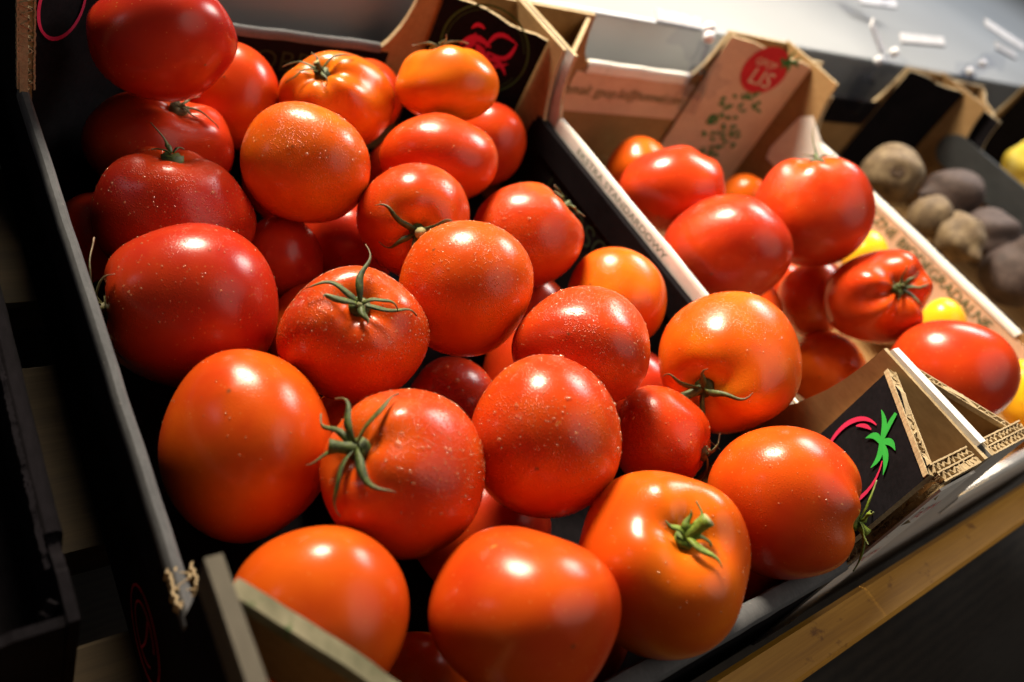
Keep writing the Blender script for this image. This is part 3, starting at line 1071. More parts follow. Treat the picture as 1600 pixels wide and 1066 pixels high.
# ---------------------------------------------------------------- tomatoes
class Tomato:
    def __init__(self, key, u, v, rx, ry, k, axis, seed, lobes=0.012, dent=0.15, squash=None, noise_amp=0.019, nlobe=None):
        self.key = key
        rg = np.random.default_rng(seed)

        def un(px, py):
            return nrm([(px - CX) / FPX, (py - CY) / FPX, 1.0])
        l, r, t, b = un(u - rx, v), un(u + rx, v), un(u, v - ry), un(u, v + ry)
        d = nrm(l + r + t + b)
        self.sx = k * math.sin(math.acos(np.clip(l @ r, -1, 1)) / 2)
        self.sy = k * math.sin(math.acos(np.clip(t @ b, -1, 1)) / 2)
        dw = RC.T @ d
        self.c = CC + dw * k
        ex = RC[0] - dw * (RC[0] @ dw)
        ex = nrm(ex)
        ez = -dw
        ey = np.cross(ez, ex)
        self.F = np.stack([ex, ey, ez], 1)           # columns: right, up, toward the eye
        a = self.F @ nrm(axis)
        self.a = a
        if abs(a @ ex) < 0.8:
            t1 = nrm(ex - a * (ex @ a))
            t2 = np.cross(a, t1)
        else:
            t2 = nrm(ey - a * (ey @ a))
            t1 = np.cross(t2, a)
        self.T = np.stack([t1, t2, a], 1)
        self.lobes, self.dent = lobes, dent
        self.nl = nlobe or int(rg.integers(4, 7))
        self.ph = rg.uniform(0, 6.28, 8)
        self.w = rg.normal(0, noise_amp, (6,))
        self.dirs = rg.normal(size=(6, 3))
        self.dirs /= np.linalg.norm(self.dirs, axis=1)[:, None]
        self.amp2 = rg.uniform(0.4, 1.0)
        self.scale = np.eye(3)
        th = np.linspace(0, math.pi, 40)[:, None]
        ph = np.linspace(0, 2 * math.pi, 60)[None]
        P = self.raw(th + 0 * ph, ph + 0 * th).reshape(-1, 3)
        Q = P @ self.F
        ext = (Q.max(0) - Q.min(0)) / 2
        mid = (Q.max(0) + Q.min(0)) / 2
        sz = math.sqrt(self.sx * self.sy) if squash is None else squash * math.sqrt(self.sx * self.sy)
        self.scale = self.F @ np.diag([self.sx / ext[0], self.sy / ext[1], sz / ext[2]]) @ self.F.T
        self.off = -self.scale @ (self.F @ mid)
        self.rad = math.sqrt(self.sx * self.sy)

    def raw(self, th, ph):
        r = np.ones_like(th)
        r = r - self.dent * np.exp(-(th / 0.27) ** 2) + 0.05 * np.exp(-((th - 0.62) / 0.35) ** 2)
        r = r - 0.05 * np.exp(-((math.pi - th) / 0.55) ** 2) + 0.012 * np.exp(-((math.pi - th) / 0.09) ** 2)
        sh = np.exp(-((th - 0.55) / 0.55) ** 2) + 0.25 * np.sin(th)
        r = r + self.lobes * sh * (np.cos(self.nl * ph + self.ph[0]) + 0.6 * self.amp2 * np.cos((self.nl - 2) * ph + self.ph[1]) + 0.5 * np.cos((self.nl + 1) * ph + self.ph[2]))
        d = np.stack([np.sin(th) * np.cos(ph), np.sin(th) * np.sin(ph), np.cos(th)], -1)
        for i in range(6):
            s = d @ self.dirs[i]
            r = r + self.w[i] * np.cos(2.2 * s * (1 + 0.2 * i) + self.ph[i])
        return (r[..., None] * d) @ self.T.T

    def surf(self, th, ph, lift=0.0):
        P = self.raw(np.asarray(th, float), np.asarray(ph, float)) @ self.scale.T + self.off
        n = P / np.linalg.norm(P, axis=-1, keepdims=True)
        return P + n * np.asarray(lift)[..., None] if np.ndim(lift) else P + n * lift

    def mesh(self, nth=44, nph=64):
        ths = np.concatenate([[0], np.linspace(0.06, math.pi - 0.05, nth), [math.pi]])
        phs = np.linspace(0, 2 * math.pi, nph, endpoint=False)
        V = [self.surf(np.array([0.0]), np.array([0.0]))[0]]
        A = [0.0]
        for t in ths[1:-1]:
            V += list(self.surf(np.full(nph, t), phs))
            A += [t / math.pi] * nph
        V.append(self.surf(np.array([math.pi]), np.array([0.0]))[0])
        A.append(1.0)
        F = []
        for j in range(nph):
            F.append((0, 1 + j, 1 + (j + 1) % nph))
        for i in range(nth - 1):
            for j in range(nph):
                a, b = 1 + i * nph + j, 1 + i * nph + (j + 1) % nph
                F.append((a, a + nph, b + nph, b))
        last = len(V) - 1
        st = 1 + (nth - 1) * nph
        for j in range(nph):
            F.append((st + j, last, st + (j + 1) % nph))
        return V, F, A


def set_attr(me, name, vals):
    at = me.attributes.new(name, 'FLOAT', 'POINT')
    at.data.foreach_set('value', np.array(vals, dtype=np.float32))


def sepal(T, phi, length, lift, curl, width, parent, mat, rg, bend=0.0, hook=0.0):
    """one leaf of the calyx: follows the skin outwards from the stem, lifting and curling"""
    n = 14
    s = np.linspace(0, 1, n + 1)
    th = 0.03 + s * length / T.rad
    ph = phi + bend * s ** 1.5 + 0.10 * np.sin(7 * s + rg.uniform(0, 6)) * (0.3 + s)
    fill = T.dent * T.rad * 0.55 * np.exp(-(th / 0.27) ** 2)
    lf = 0.0012 + fill + lift * np.sin(np.pi * np.clip(s, 0, 1) ** 0.8 * 0.9) + curl * np.clip(s - 0.45, 0, 1) ** 1.6 * 3.3
    th = th - hook * np.clip(s - 0.6, 0, 1) ** 1.5 * 2
    C = T.surf(th, ph, lf)
    V, F, A = [], [], []
    tw = rg.uniform(-0.7, 0.7)
    for i in range(n + 1):
        d = nrm(C[min(i + 1, n)] - C[max(i - 1, 0)])
        nn = nrm(C[i])
        sd = nrm(np.cross(d, nn))
        nn = np.cross(sd, d)
        an = tw * s[i] + 0.25 * math.sin(5 * s[i] + phi)
        sd, nn = sd * math.cos(an) + nn * math.sin(an), nn * math.cos(an) - sd * math.sin(an)
        wd = width * (0.62 + 0.55 * math.sin(math.pi * min(1, s[i] * 1.35) ** 0.9) * (s[i] < 0.74) if s[i] < 0.3 else 1.12 * (1 - (s[i] - 0.3) / 0.7) ** 0.85 + 0.06)
        wd *= 1 + 0.10 * math.sin(9 * s[i] + phi * 3)
        V += [C[i] - sd * wd + nn * wd * 0.30, C[i] + nn * 0.0004, C[i] + sd * wd + nn * wd * 0.30, C[i] - nn * 0.0005]
        A += [s[i]] * 4
    for i in range(n):
        for k in range(4):
            a, b = 4 * i + k, 4 * i + (k + 1) % 4
            F.append((a, b, b + 4, a + 4))
    F += [(3, 2, 1, 0), (4 * n, 4 * n + 1, 4 * n + 2, 4 * n + 3)]
    o = mesh_obj('sepal', V, F, mat, parent, True)
    set_attr(o.data, 'along', A)
    return o


def pedicel(T, length, tilt, rad, parent, mat, rg):
    base = T.surf(np.array([0.0]), np.array([0.0]))[0]
    ax = T.a
    tv = T.T[:, 0] * tilt[0] + T.T[:, 1] * tilt[1]
    pts, rr = [], []
    for i in range(9):
        t = i / 8
        pts.append(base + ax * (length * (t - 0.05)) + tv * (length * t ** 1.6))
        rr.append(rad * (1.25 - 0.35 * t + (0.35 if t > 0.8 else 0) * (t - 0.8) * 4) * (1 + 0.05 * math.sin(7 * t)))
    mb = MB()
    mb.tube(pts, rr, 10, 0)
    mb.m[-1] = 1
    # calyx disc joining the leaves
    dn = 12
    vs = [base + ax * 0.0042]
    for j in range(dn):
        a = 2 * math.pi * j / dn
        vs.append(T.surf(np.array([0.14]), np.array([a]), T.dent * T.rad * 0.30 + 0.0012)[0])
    for j in range(dn):
        a = 2 * math.pi * j / dn
        vs.append(T.surf(np.array([0.16]), np.array([a]), -0.002)[0])
    fs = [(0, 1 + j, 1 + (j + 1) % dn) for j in range(dn)] + [(1 + j, 1 + dn + j, 1 + dn + (j + 1) % dn, 1 + (j + 1) % dn) for j in range(dn)]
    mb.add(vs, fs, 0)
    me = mesh_obj('stem', mb.v, mb.f, None, parent, True, mats=[mat, 'scar'], midx=mb.m)
    return me


def drops(T, count, parent, rg, big=0.03, rmin=0.00022, rmax=0.0008, cover=0.25):
    """water drops standing on the upper skin"""
    seg = 6
    cl = rg.normal(size=(9, 3))
    cl /= np.linalg.norm(cl, axis=1)[:, None]
    up = nrm([0.15, 0.45, 0.88])
    d = rg.normal(size=(count * 12, 3))
    d /= np.linalg.norm(d, axis=1)[:, None]
    dens = np.clip((d @ up + cover) / 0.9, 0, 1) ** 1.1
    dens = dens * (0.68 + 0.32 * np.clip((d @ cl.T).max(1) * 2.6 - 1.4, 0, 1))
    loc = d @ T.T
    th, ph = np.arccos(np.clip(loc[:, 2], -1, 1)), np.arctan2(loc[:, 1], loc[:, 0])
    ok = (rg.random(len(d)) < dens) & (th > 0.28)
    th, ph = th[ok][:count], ph[ok][:count]
    n = len(th)
    e = 0.02
    p, pa, pb = T.surf(th, ph), T.surf(th + e, ph), T.surf(th, ph + e)
    nn = np.cross(pa - p, pb - p)
    nn /= np.linalg.norm(nn, axis=1)[:, None]
    nn *= np.sign((nn * p).sum(1))[:, None]
    t1 = pa - p
    t1 /= np.linalg.norm(t1, axis=1)[:, None]
    t2 = np.cross(nn, t1)
    r = np.minimum(rmax, rmin * np.exp(np.abs(rg.normal(0, 0.5, n))))
    bg = rg.random(n) < big
    r = np.where(bg, rg.uniform(rmax * 0.7, rmax * 1.7, n), r)
    h = r * rg.uniform(0.5, 0.8, n)
    el, an = rg.uniform(1.0, 1.4, n), rg.uniform(0, 3.14, n)
    rings = []
    wob = 1 + rg.uniform(-.18, .18, (n, seg)) * bg[:, None]
    for (q, z) in ((1.0, -0.08), (0.78, 0.65)):
        for j in range(seg):
            a = 2 * math.pi * j / seg
            x, y = math.cos(a) * el * q * wob[:, j], math.sin(a) * q * wob[:, j]
            x, y = x * np.cos(an) - y * np.sin(an), x * np.sin(an) + y * np.cos(an)
            rings.append(p + (r * x)[:, None] * t1 + (r * y)[:, None] * t2 + nn * (h * z)[:, None])
    rings.append(p + nn * h[:, None])
    V = np.stack(rings, 1).reshape(-1, 3)
    m = 2 * seg + 1
    base = []
    for j in range(seg):
        k = (j + 1) % seg
        base += [(j, k, seg + k, seg + j), (seg + j, seg + k, 2 * seg)]
    F = [tuple(i * m + q for q in f) for i in range(n) for f in base]
    # outward faces on the whole
    f0 = base[1]
    nrm0 = np.cross(V[f0[1]] - V[f0[0]], V[f0[2]] - V[f0[0]])
    flip = ((np.cross(V.reshape(n, m, 3)[:, f0[1]] - V.reshape(n, m, 3)[:, f0[0]], V.reshape(n, m, 3)[:, f0[2]] - V.reshape(n, m, 3)[:, f0[0]]) * nn).sum(1) < 0)
    nb = len(base)
    F = [f[::-1] if flip[i // nb] else f for i, f in enumerate(F)]
    o = mesh_obj('water_drops', V, F, 'water', parent, True)
    tag(o, kind='stuff')


R_ = math.radians
# key, px, py, rx, ry, depth, stem axis (right, up, toward), hue 0 red..1 yellow, wet, drops, lobes, dent, calyx, label
G1 = 'tomatoes heaped in the black box'
G2 = 'tomatoes in the white edged box'
TOM = [
    ('a1', 255, 62, 118, 97, .516, (-.5, .45, -.7), .02, .10, 0, .008, .10, None, 'large dark red tomato at the top left corner, lit only on its right side'),
    ('a2', 362, 150, 76, 86, .602, (.1, -.3, -.9), .30, .12, 0, .008, .10, None, 'orange red tomato squeezed behind the big top left tomato'),
    ('a3', 248, 228, 120, 88, .558, (.36, .74, .45), .00, .20, 40, .020, .16, 'a3', 'dim flattened red tomato with dry curled calyx, under the top left one'),
    ('a4', 273, 332, 129, 102, .494, (.02, .95, .30), .03, .55, 260, .022, .20, 'a4', 'broad red tomato with one upright green sepal and a dented top'),
    ('a5', 300, 480, 136, 132, .436, (-.97, -.05, .10), .05, .30, 160, .012, .14, 'a5', 'large matt red tomato by the left wall, its stem pointing left'),
    ('a6', 385, 698, 136, 153, .382, (.2, -.5, -.85), .42, .18, 40, .010, .10, None, 'tall orange red tomato beside the left edge of the black box'),
    ('a7', 497, 962, 143, 142, .324, (.1, .2, -.95), .47, .08, 0, .008, .10, None, 'blurred orange tomato in the front left corner of the black box'),
    ('a8', 820, 966, 152, 148, .331, (-.50, .34, -.80), .40, .08, 0, .010, .10, None, 'biggest round orange red tomato at the bottom centre'),
    ('a9', 1038, 882, 137, 148, .373, (.34, .26, .90), .54, .14, 70, .016, .20, 'a9', 'orange tomato with short fresh green stem and stubby sepals, near the front'),
    ('a10', 1225, 785, 122, 120, .449, (.95, -.27, .06), .40, .25, 60, .014, .16, 'a10', 'smooth red tomato touching the printed tomato logo of the corner post'),
    ('a11', 630, 740, 129, 135, .348, (-.58, .28, .76), .34, .60, 420, .012, .17, 'a11', 'wet red tomato with a dark spidery calyx on its left side'),
    ('a12', 852, 681, 119, 129, .377, (.1, .35, -.93), .30, .80, 420, .010, .10, None, 'red tomato in the middle of the heap with large water drops on top'),
    ('a13', 552, 524, 120, 107, .406, (.07, .42, .90), .26, .90, 900, .014, .20, 'a13', 'dew covered red tomato with a green star calyx facing up'),
    ('a14', 728, 452, 106, 107, .442, (.39, -.55, -.72), .46, .95, 600, .008, .10, None, 'round orange tomato covered in fine dew, above the middle of the heap'),
    ('a15', 478, 255, 101, 95, .500, (.2, -.3, -.93), .60, .70, 330, .008, .10, None, 'bright orange round tomato with dewy top, upper left of the heap'),
    ('a16', 528, 160, 91, 80, .591, (-.26, .64, .72), .60, .50, 170, .022, .22, 'a16', 'lobed orange tomato with dark calyx near the back wall'),
    ('a17', 699, 132, 81, 60, .588, (-.1, .97, -.18), .68, .12, 0, .020, .18, 'a17', 'squat yellow orange tomato in front of the pink emblem post'),
    ('a18', 686, 247, 93, 71, .547, (.2, .50, -.84), .36, .40, 70, .022, .12, None, 'flattened wrinkled orange red tomato below the squat yellow orange one'),
    ('a19', 765, 225, 58, 66, .664, (.5, .1, -.85), .18, .20, 0, .008, .10, None, 'half hidden red tomato against the right wall below the emblem post'),
    ('a20', 646, 346, 89, 91, .494, (.10, -.20, .97), .32, .60, 160, .012, .17, 'a20', 'red tomato with dark green calyx half covered by a dewy orange tomato'),
    ('a21', 825, 368, 88, 84, .543, (.74, .66, -.08), .26, .75, 260, .014, .16, 'a21', 'red tomato with its stem end against the JAKOSC lettering on the wall'),
    ('a22', 963, 466, 79, 80, .554, (.5, -.3, -.8), .58, .30, 60, .010, .10, None, 'orange tomato tucked against the right wall of the black box'),
    ('a23', 907, 542, 108, 96, .430, (.2, -.2, -.95), .28, .85, 420, .008, .10, None, 'dewy red tomato right of the middle, touching the orange one by the wall'),
    ('a24', 1140, 567, 112, 112, .502, (-.37, -.32, .87), .51, .45, 170, .020, .16, 'a24', 'large orange shouldered tomato with a long brown calyx at the right wall'),
    ('a25', 1035, 682, 76, 80, .463, (.86, -.30, .20), .30, .55, 130, .010, .12, 'a25', 'small shiny red tomato below the long calyx of the large right one'),
    ('a26', 440, 402, 66, 66, .516, (.2, .3, -.9), .04, .10, 0, .008, .10, None, 'shaded red tomato in the gap right of the matt red tomatoes'),
    ('a27', 705, 622, 72, 66, .498, (.1, .2, -.9), .16, .40, 90, .008, .10, None, 'small shaded red tomato with drops deep in the middle of the heap'),
    ('a28', 750, 830, 112, 105, .438, (.1, .2, -.9), .12, .10, 0, .008, .10, None, 'dark red tomato lying deep below the bottom centre tomatoes'),
    ('a29', 652, 1078, 88, 92, .403, (.1, .2, -.9), .60, .10, 0, .008, .10, None, 'sliver of orange tomato at the bottom edge between two big tomatoes'),
    ('a30', 572, 150, 58, 58, .652, (.1, .2, -.9), .36, .10, 0, .008, .10, None, 'red tomato peeping out behind the lobed orange one'),
    ('a31', 540, 388, 76, 76, .557, (.1, .2, -.9), .06, .10, 0, .008, .10, None, 'very dark red tomato deep in the gap below the bright orange one'),
    ('a32', 140, 372, 70, 72, .532, (.1, .2, -.9), .10, .10, 0, .008, .10, None, 'barely lit tomato in the shade along the left wall'),
    ('a33', 488, 515, 74, 74, .492, (.1, .2, -.9), .50, .10, 0, .008, .10, None, 'orange sliver of tomato behind the dew covered star calyx one'),
    ('b36', 1000, 263, 54, 50, .845, (.1, .2, -.9), .62, .10, 0, .008, .10, None, 'orange tomato farthest back beneath the email lettering'),
    ('b37', 1050, 297, 84, 70, .689, (.25, .55, -.80), .24, .15, 0, .024, .12, None, 'creased red tomato beside the white edge of its box'),
    ('b38', 1165, 308, 42, 36, .948, (.1, .2, -.9), .60, .10, 0, .008, .10, None, 'small orange tomato glimpsed below the leaf printed post'),
    ('b39', 1135, 392, 103, 88, .640, (.2, .4, -.88), .10, .40, 90, .012, .10, None, 'smooth red tomato leaning over the white edge between the boxes'),
    ('b40', 1269, 331, 97, 86, .714, (.10, .96, .10), .16, .45, 150, .014, .16, 'b40', 'topmost red tomato in the second box with a pointed sepal'),
    ('b41', 1370, 464, 86, 74, .705, (.48, .22, .85), .26, .10, 0, .045, .24, 'b41', 'ribbed shiny red tomato with small green calyx in the second box'),
    ('b42', 1487, 584, 107, 84, .686, (.1, .3, -.93), .16, .10, 0, .012, .10, None, 'wide red tomato at the right edge above the torn cardboard'),
    ('b43', 1290, 575, 64, 58, .736, (.1, .2, -.9), .50, .10, 0, .008, .10, None, 'orange red tomato behind the brown flap of the corner post'),
    ('b44', 1272, 468, 58, 62, .757, (.1, .2, -.9), .34, .10, 0, .008, .10, None, 'red tomato under the ribbed and topmost ones in the second box'),
    ('b45', 1228, 446, 36, 36, .835, (.1, .2, -.9), .20, .10, 0, .008, .10, None, 'small red tomato deep in the gap between the smooth and the ribbed ones'),
    ('y46', 1352, 402, 38, 42, .897, (.1, .2, -.9), 1.05, .10, 0, .008, .10, None, 'yellow tomato between the topmost red one and the lettered wall'),
    ('y47', 1474, 508, 38, 42, .872, (.1, .2, -.9), 1.08, .10, 0, .008, .10, None, 'yellow tomato between the ribbed one and the lettered wall'),
    ('y48', 1602, 618, 46, 56, .853, (.1, .2, -.9), 1.05, .10, 0, .008, .10, None, 'yellow tomato cut off by the right edge of the picture'),
]
# calyx: (material, pedicel (length, (tilt right, tilt up), radius) or None, leaves (angle deg, length, lift, curl, width, bend, hook))
CAL = {
    'a3': ('sepal_dry', (.006, (.5, .3), .0022), [(165, .020, .003, .002, .0018, .3, 0), (120, .016, .003, .003, .0018, 0, 0), (-20, .028, .004, .000, .0020, -.3, 0), (-60, .016, .003, .001, .0018, 0, 0), (60, .014, .004, .004, .0018, 0, 0)]),
    'a4': ('sepal', None, [(110, .013, .004, .012, .0022, .1, 0), (60, .010, .002, .0, .0018, 0, 0), (200, .010, .002, .0, .0018, 0, 0)]),
    'a5': ('sepal_dry', (.014, (.75, -.1), .0026), [(75, .034, .006, .012, .0016, .4, 0), (20, .034, .003, .000, .0014, .25, 0), (-70, .034, .004, .004, .0012, .5, 0), (150, .020, .004, .004, .0016, 0, 0), (-120, .020, .004, .004, .0016, 0, 0)]),
    'a9': ('sepal_fresh', (.0135, (.55, .45), .0027), [(150, .013, .002, .002, .0027, .2, 0), (95, .011, .003, .004, .0030, -.2, 0), (50, .018, .002, .002, .0020, .3, 0), (-8, .017, .002, .001, .0026, -.2, .2), (-58, .020, .002, .002, .0026, .25, 0)]),
    'a10': ('sepal_fresh', (.010, (.3, -.5), .0024), [(80, .022, .003, .006, .0022, .2, 0), (10, .024, .004, .006, .0020, .1, .2), (-70, .026, .004, .004, .0022, -.3, 0), (150, .014, .003, .004, .0022, 0, 0), (-130, .014, .003, .004, .0022, 0, 0)]),
    'a11': ('sepal', (.012, (-.75, .05), .0028), [(42, .036, .003, .001, .0026, .12, 0), (95, .030, .006, .006, .0024, .3, 0), (135, .030, .005, .007, .0024, .1, 0), (-62, .034, .003, .001, .0030, .10, 0), (-115, .032, .004, .001, .0022, .2, 0), (190, .020, .004, .008, .0024, 0, 0)]),
    'a13': ('sepal', (.006, (.1, .1), .0028), [(92, .032, .003, .010, .0026, -.15, 0), (142, .026, .004, .003, .0026, .2, 0), (185, .022, .005, .004, .0026, -.2, .3), (-18, .030, .003, .001, .0024, .2, 0), (-82, .013, .002, .000, .0030, .1, 0), (18, .018, .005, .002, .0022, -.6, 0)]),
    'a16': ('sepal', (.012, (-.15, .25), .0020), [(150, .026, .004, .003, .0018, .1, 0), (185, .026, .003, .000, .0018, .3, 0), (42, .030, .003, .000, .0018, -.1, 0), (-75, .018, .003, .000, .0018, 0, 0), (100, .016, .004, .003, .0018, 0, 0)]),
    'a17': ('sepal_dry', (.007, (.2, .1), .0024), [(0, .016, .004, .003, .0022, .2, 0), (120, .016, .004, .003, .0022, 0, 0), (200, .016, .004, .003, .0022, 0, 0), (-60, .008, .004, .006, .0020, 0, 0)]),
    'a20': ('sepal', (.010, (.1, .05), .0030), [(142, .032, .003, .002, .0028, .10, 0), (28, .026, .007, .000, .0026, -.3, 0), (208, .028, .003, .001, .0022, -.2, 0), (250, .018, .004, .003, .0026, 0, 0), (-40, .02, .004, .003, .0024, 0, 0)]),
    'a21': ('sepal', (.008, (.2, .3), .0024), [(120, .022, .003, .003, .0018, .2, 0), (60, .018, .004, .004, .0018, 0, 0), (-50, .022, .003, .003, .0018, -.2, 0), (180, .016, .003, .002, .0018, 0, 0), (0, .016, .003, .003, .0018, 0, 0)]),
    'a24': ('sepal', (.013, (-.85, -.40), .0028), [(150, .026, .008, .002, .0024, .3, 0), (78, .016, .004, .004, .0030, -.1, 0), (-2, .032, .004, .002, .0028, .15, 0), (-85, .038, .004, .010, .0028, .05, 0), (-150, .018, .004, .003, .0022, 0, 0)]),
    'a25': ('sepal_dry', None, [(-70, .024, .004, .006, .0024, -.2, 0), (40, .016, .004, .004, .0022, 0, 0), (160, .016, .004, .004, .0022, 0, 0)]),
    'b40': ('sepal', (.006, (.2, 0), .0022), [(100, .020, .004, .030, .0030, 0, 0), (200, .014, .003, .001, .002, 0, 0), (-20, .014, .003, .001, .002, 0, 0)]),
    'b41': ('sepal', (.009, (.1, .4), .0024), [(100, .016, .003, .006, .0026, 0, 0), (60, .014, .003, .006, .0024, 0, 0), (10, .018, .003, .004, .0026, 0, 0), (-40, .022, .003, .001, .0022, 0, 0), (-110, .012, .003, .001, .0024, 0, 0), (170, .010, .003, .001, .0024, 0, 0)]),
}
for i, (key, u, v, rx, ry, k, ax, hue, wet, nd_, lob, dent, cal, label) in enumerate(TOM):
    T = Tomato(key, u, v, rx, ry, k, ax, 100 + i, lob * 1.35, dent)
    small = key in ('a26', 'a28', 'a30', 'a31', 'a32', 'a33')
    V, F, A = T.mesh(32, 44) if small else T.mesh()
    nm = 'tomato' if key[0] != 'y' else 'yellow_tomato'
    o = mesh_obj(nm, V, F, 'tomato', None, True, loc=tuple(T.c))
    set_attr(o.data, 'stemd', A)
    o.color = (hue, wet, 0, 1)
    tag(o, label, 'tomato', G1 if key[0] == 'a' else G2)
    rg = np.random.default_rng(900 + i)
    if cal:
        mt, ped, leaves = CAL[cal]
        pedicel(T, *(ped if ped else (.003, (0, 0), .0022)), o, mt, rg)
        for (ang, ln, lf, cu, wd, bd, hk) in leaves:
            sepal(T, R_(ang), ln * (.74 if key == 'a11' else .82), lf * .7, cu * .75, wd * .60, o, mt, rg, bd, hk)
    if nd_:
        bigd = {'a12': .022, 'a11': .018, 'a27': .06, 'a18': .04}.get(key, .012)
        drops(T, int(nd_ * 1.9), o, rg, big=bigd, rmax=.0011 if key in ('a12', 'a11', 'a27') else .0007)

# shaded lower layer, glimpsed only through the gaps
FILL = [
    (0.3233, 0.1659, -0.0551, 0.035, 'glimpse of shaded tomato between the dewy red and the large orange shouldered ones'),
    (0.261, 0.4049, -0.0614, 0.035, 'dark sliver of tomato showing right of the bright orange round one'),
    (0.2655, 0.2052, -0.0639, 0.035, 'shaded tomato under the fine dewed orange one, left of the dewy red one'),
    (0.326, 0.0446, -0.0609, 0.035, 'shaded tomato low at the front rim, under the smooth red one by the logo'),
    (0.1778, 0.0411, -0.0547, 0.032, 'shaded tomato at the bottom edge between the biggest and the fresh stemmed ones'),
    (0.1222, 0.1837, -0.0664, 0.032, 'shaded tomato in the gap between the tall orange red one and the star calyx one'),
    (0.1548, 0.3936, -0.059, 0.029, 'dark sliver of tomato tucked under the left side of the bright orange round one'),
    (0.3002, 0.2603, -0.0677, 0.029, 'shaded tomato under the one whose stem end touches the wall lettering'),
    (0.5151, 0.223, -0.0555, 0.035, 'dark red tomato tucked under the smooth one leaning on the edge'),
]
for i, (x, y, z, r, lb) in enumerate(FILL):
    p = RC @ (np.array([x, y, z]) - CC)
    dist = float(np.linalg.norm(p))
    T = Tomato('f', CX + FPX * p[0] / p[2], CY + FPX * p[1] / p[2], FPX * r / p[2], FPX * r / p[2], dist, (.3 * math.sin(i * 2.1), .3, -.9), 500 + i, .01, .1)
    V, F, A = T.mesh(22, 32)
    o = mesh_obj('tomato', V, F, 'tomato', None, True, loc=(x, y, z))
    set_attr(o.data, 'stemd', A)
    o.color = (0.1 + 0.25 * ((i * 0.37) % 1), .1, 0, 1)
    tag(o, lb, 'tomato', G1 if x < 0.37 else G2)

# ---------------------------------------------------------------- root vegetables and the yellow one


def veg_mat(name, c0, c1, c2, sc=60, bump=0.6):
    m, nt, b = new_mat(name)
    v = objcoord(nt)
    n1 = noise(nt, sc, 6, 0.7, v)
    r = ramp(nt, [(0.3, c0), (0.5, c1), (0.72, c2)])
    nt.links.new(n1.outputs['Fac'], r.inputs[0])
    nt.links.new(r.outputs[0], b.inputs['Base Color'])
    b.inputs['Roughness'].default_value = 0.75
    bp = nd(nt, 'ShaderNodeBump')
    bp.inputs['Strength'].default_value = bump
    bp.inputs['Distance'].default_value = 0.002
    nt.links.new(n1.outputs['Fac'], bp.inputs['Height'])
    nt.links.new(bp.outputs[0], b.inputs['Normal'])
    return m


M['celeriac'] = veg_mat('celeriac_skin', (0.045, 0.026, 0.012), (0.13, 0.085, 0.042), (0.25, 0.185, 0.10))
M['beet'] = veg_mat('beetroot_skin', (0.020, 0.010, 0.008), (0.048, 0.028, 0.023), (0.085, 0.055, 0.045))
M['crown'] = veg_mat('root_crown', (0.05, 0.03, 0.02), (0.10, 0.06, 0.035), (0.18, 0.12, 0.07), 160)
M['yellowveg'] = veg_mat('yellow_pepper_skin', (0.75, 0.50, 0.03), (0.82, 0.62, 0.06), (0.86, 0.74, 0.25), 18, 0.1)


def root_veg(name, c, r, mat, label, cat, axis, seed, group, stretch=1.0, crown=True):
    rg = np.random.default_rng(seed)
    nth, nph = 26, 36
    ax = nrm(axis)
    t1 = nrm(np.cross(ax, [0.3, 0.9, 0.2]))
    t2 = np.cross(ax, t1)
    ds = rg.normal(size=(10, 3))
    ds /= np.linalg.norm(ds, axis=1)[:, None]
    am = rg.normal(0, 0.020, 10)
    ph0 = rg.uniform(0, 6, 10)
    V, F = [], []
    for i in range(nth + 1):
        th = math.pi * i / nth
        for j in range(nph):
            p = 2 * math.pi * j / nph
            d = np.array([math.sin(th) * math.cos(p), math.sin(th) * math.sin(p), math.cos(th)])
            rr = 1 + sum(am[q] * math.cos((3 + q * 0.6) * (d @ ds[q]) + ph0[q]) for q in range(10))
            rr -= 0.10 * math.exp(-(th / 0.3) ** 2)
            tail = math.exp(-((math.pi - th) / 0.22) ** 2) * 0.35
            q = d * (rr + tail)
            V.append(r * (t1 * q[0] + t2 * q[1] + ax * q[2] * stretch))
    for i in range(nth):
        for j in range(nph):
            k = (j + 1) % nph
            F.append((i * nph + j, (i + 1) * nph + j, (i + 1) * nph + k, i * nph + k))
    o = mesh_obj(name, V, F, mat, None, True, loc=tuple(c))
    tag(o, label, cat, group)
    if crown:
        mb = MB()
        for q in range(11):
            a = q * 0.571
            b0 = r * (0.90 * stretch * ax + 0.20 * rg.uniform(.3, 1.4) * (t1 * math.cos(a) + t2 * math.sin(a)))
            mb.tube([b0 - ax * r * 0.12, b0 + ax * r * 0.02, b0 + ax * r * 0.09 + t1 * r * rg.uniform(-.06, .06)], [r * .10, r * .09, r * .03], 6)
        mb2 = mesh_obj('leaf_stubs', mb.v, mb.f, 'crown', o, True)
    return o


def near(u, v, z):
    return at_z(u, v, z)


RV = [('celeriac', 1392, 272, -0.030, 46, 'celeriac', 'pale celeriac with a brown ring of leaf stubs, by the black rim', 'celeriac', (-.75, -.45, .45), 1.0),
      ('beetroot', 1487, 306, -0.028, 44, 'beet', 'dark grey purple beetroot right of the brown ringed celeriac', 'beetroot', (.7, -.3, .2), 1.0),
      ('celeriac', 1455, 340, -0.026, 34, 'celeriac', 'small pale round celeriac in the middle of the root vegetables', 'celeriac', (-.3, .9, .1), 1.0),
      ('celeriac', 1497, 372, -0.024, 38, 'celeriac', 'pale long celeriac lying along the black rim', 'celeriac', (.4, .8, -.1), 1.15),
      ('beetroot', 1545, 372, -0.034, 46, 'beet', 'grey pointed beetroot behind the long pale celeriac', 'beetroot', (-.8, .2, .2), 1.05),
      ('beetroot', 1588, 430, -0.026, 50, 'beet', 'dark brown beetroot at the right edge of the picture', 'beetroot', (.2, -.4, -.8), 1.0)]
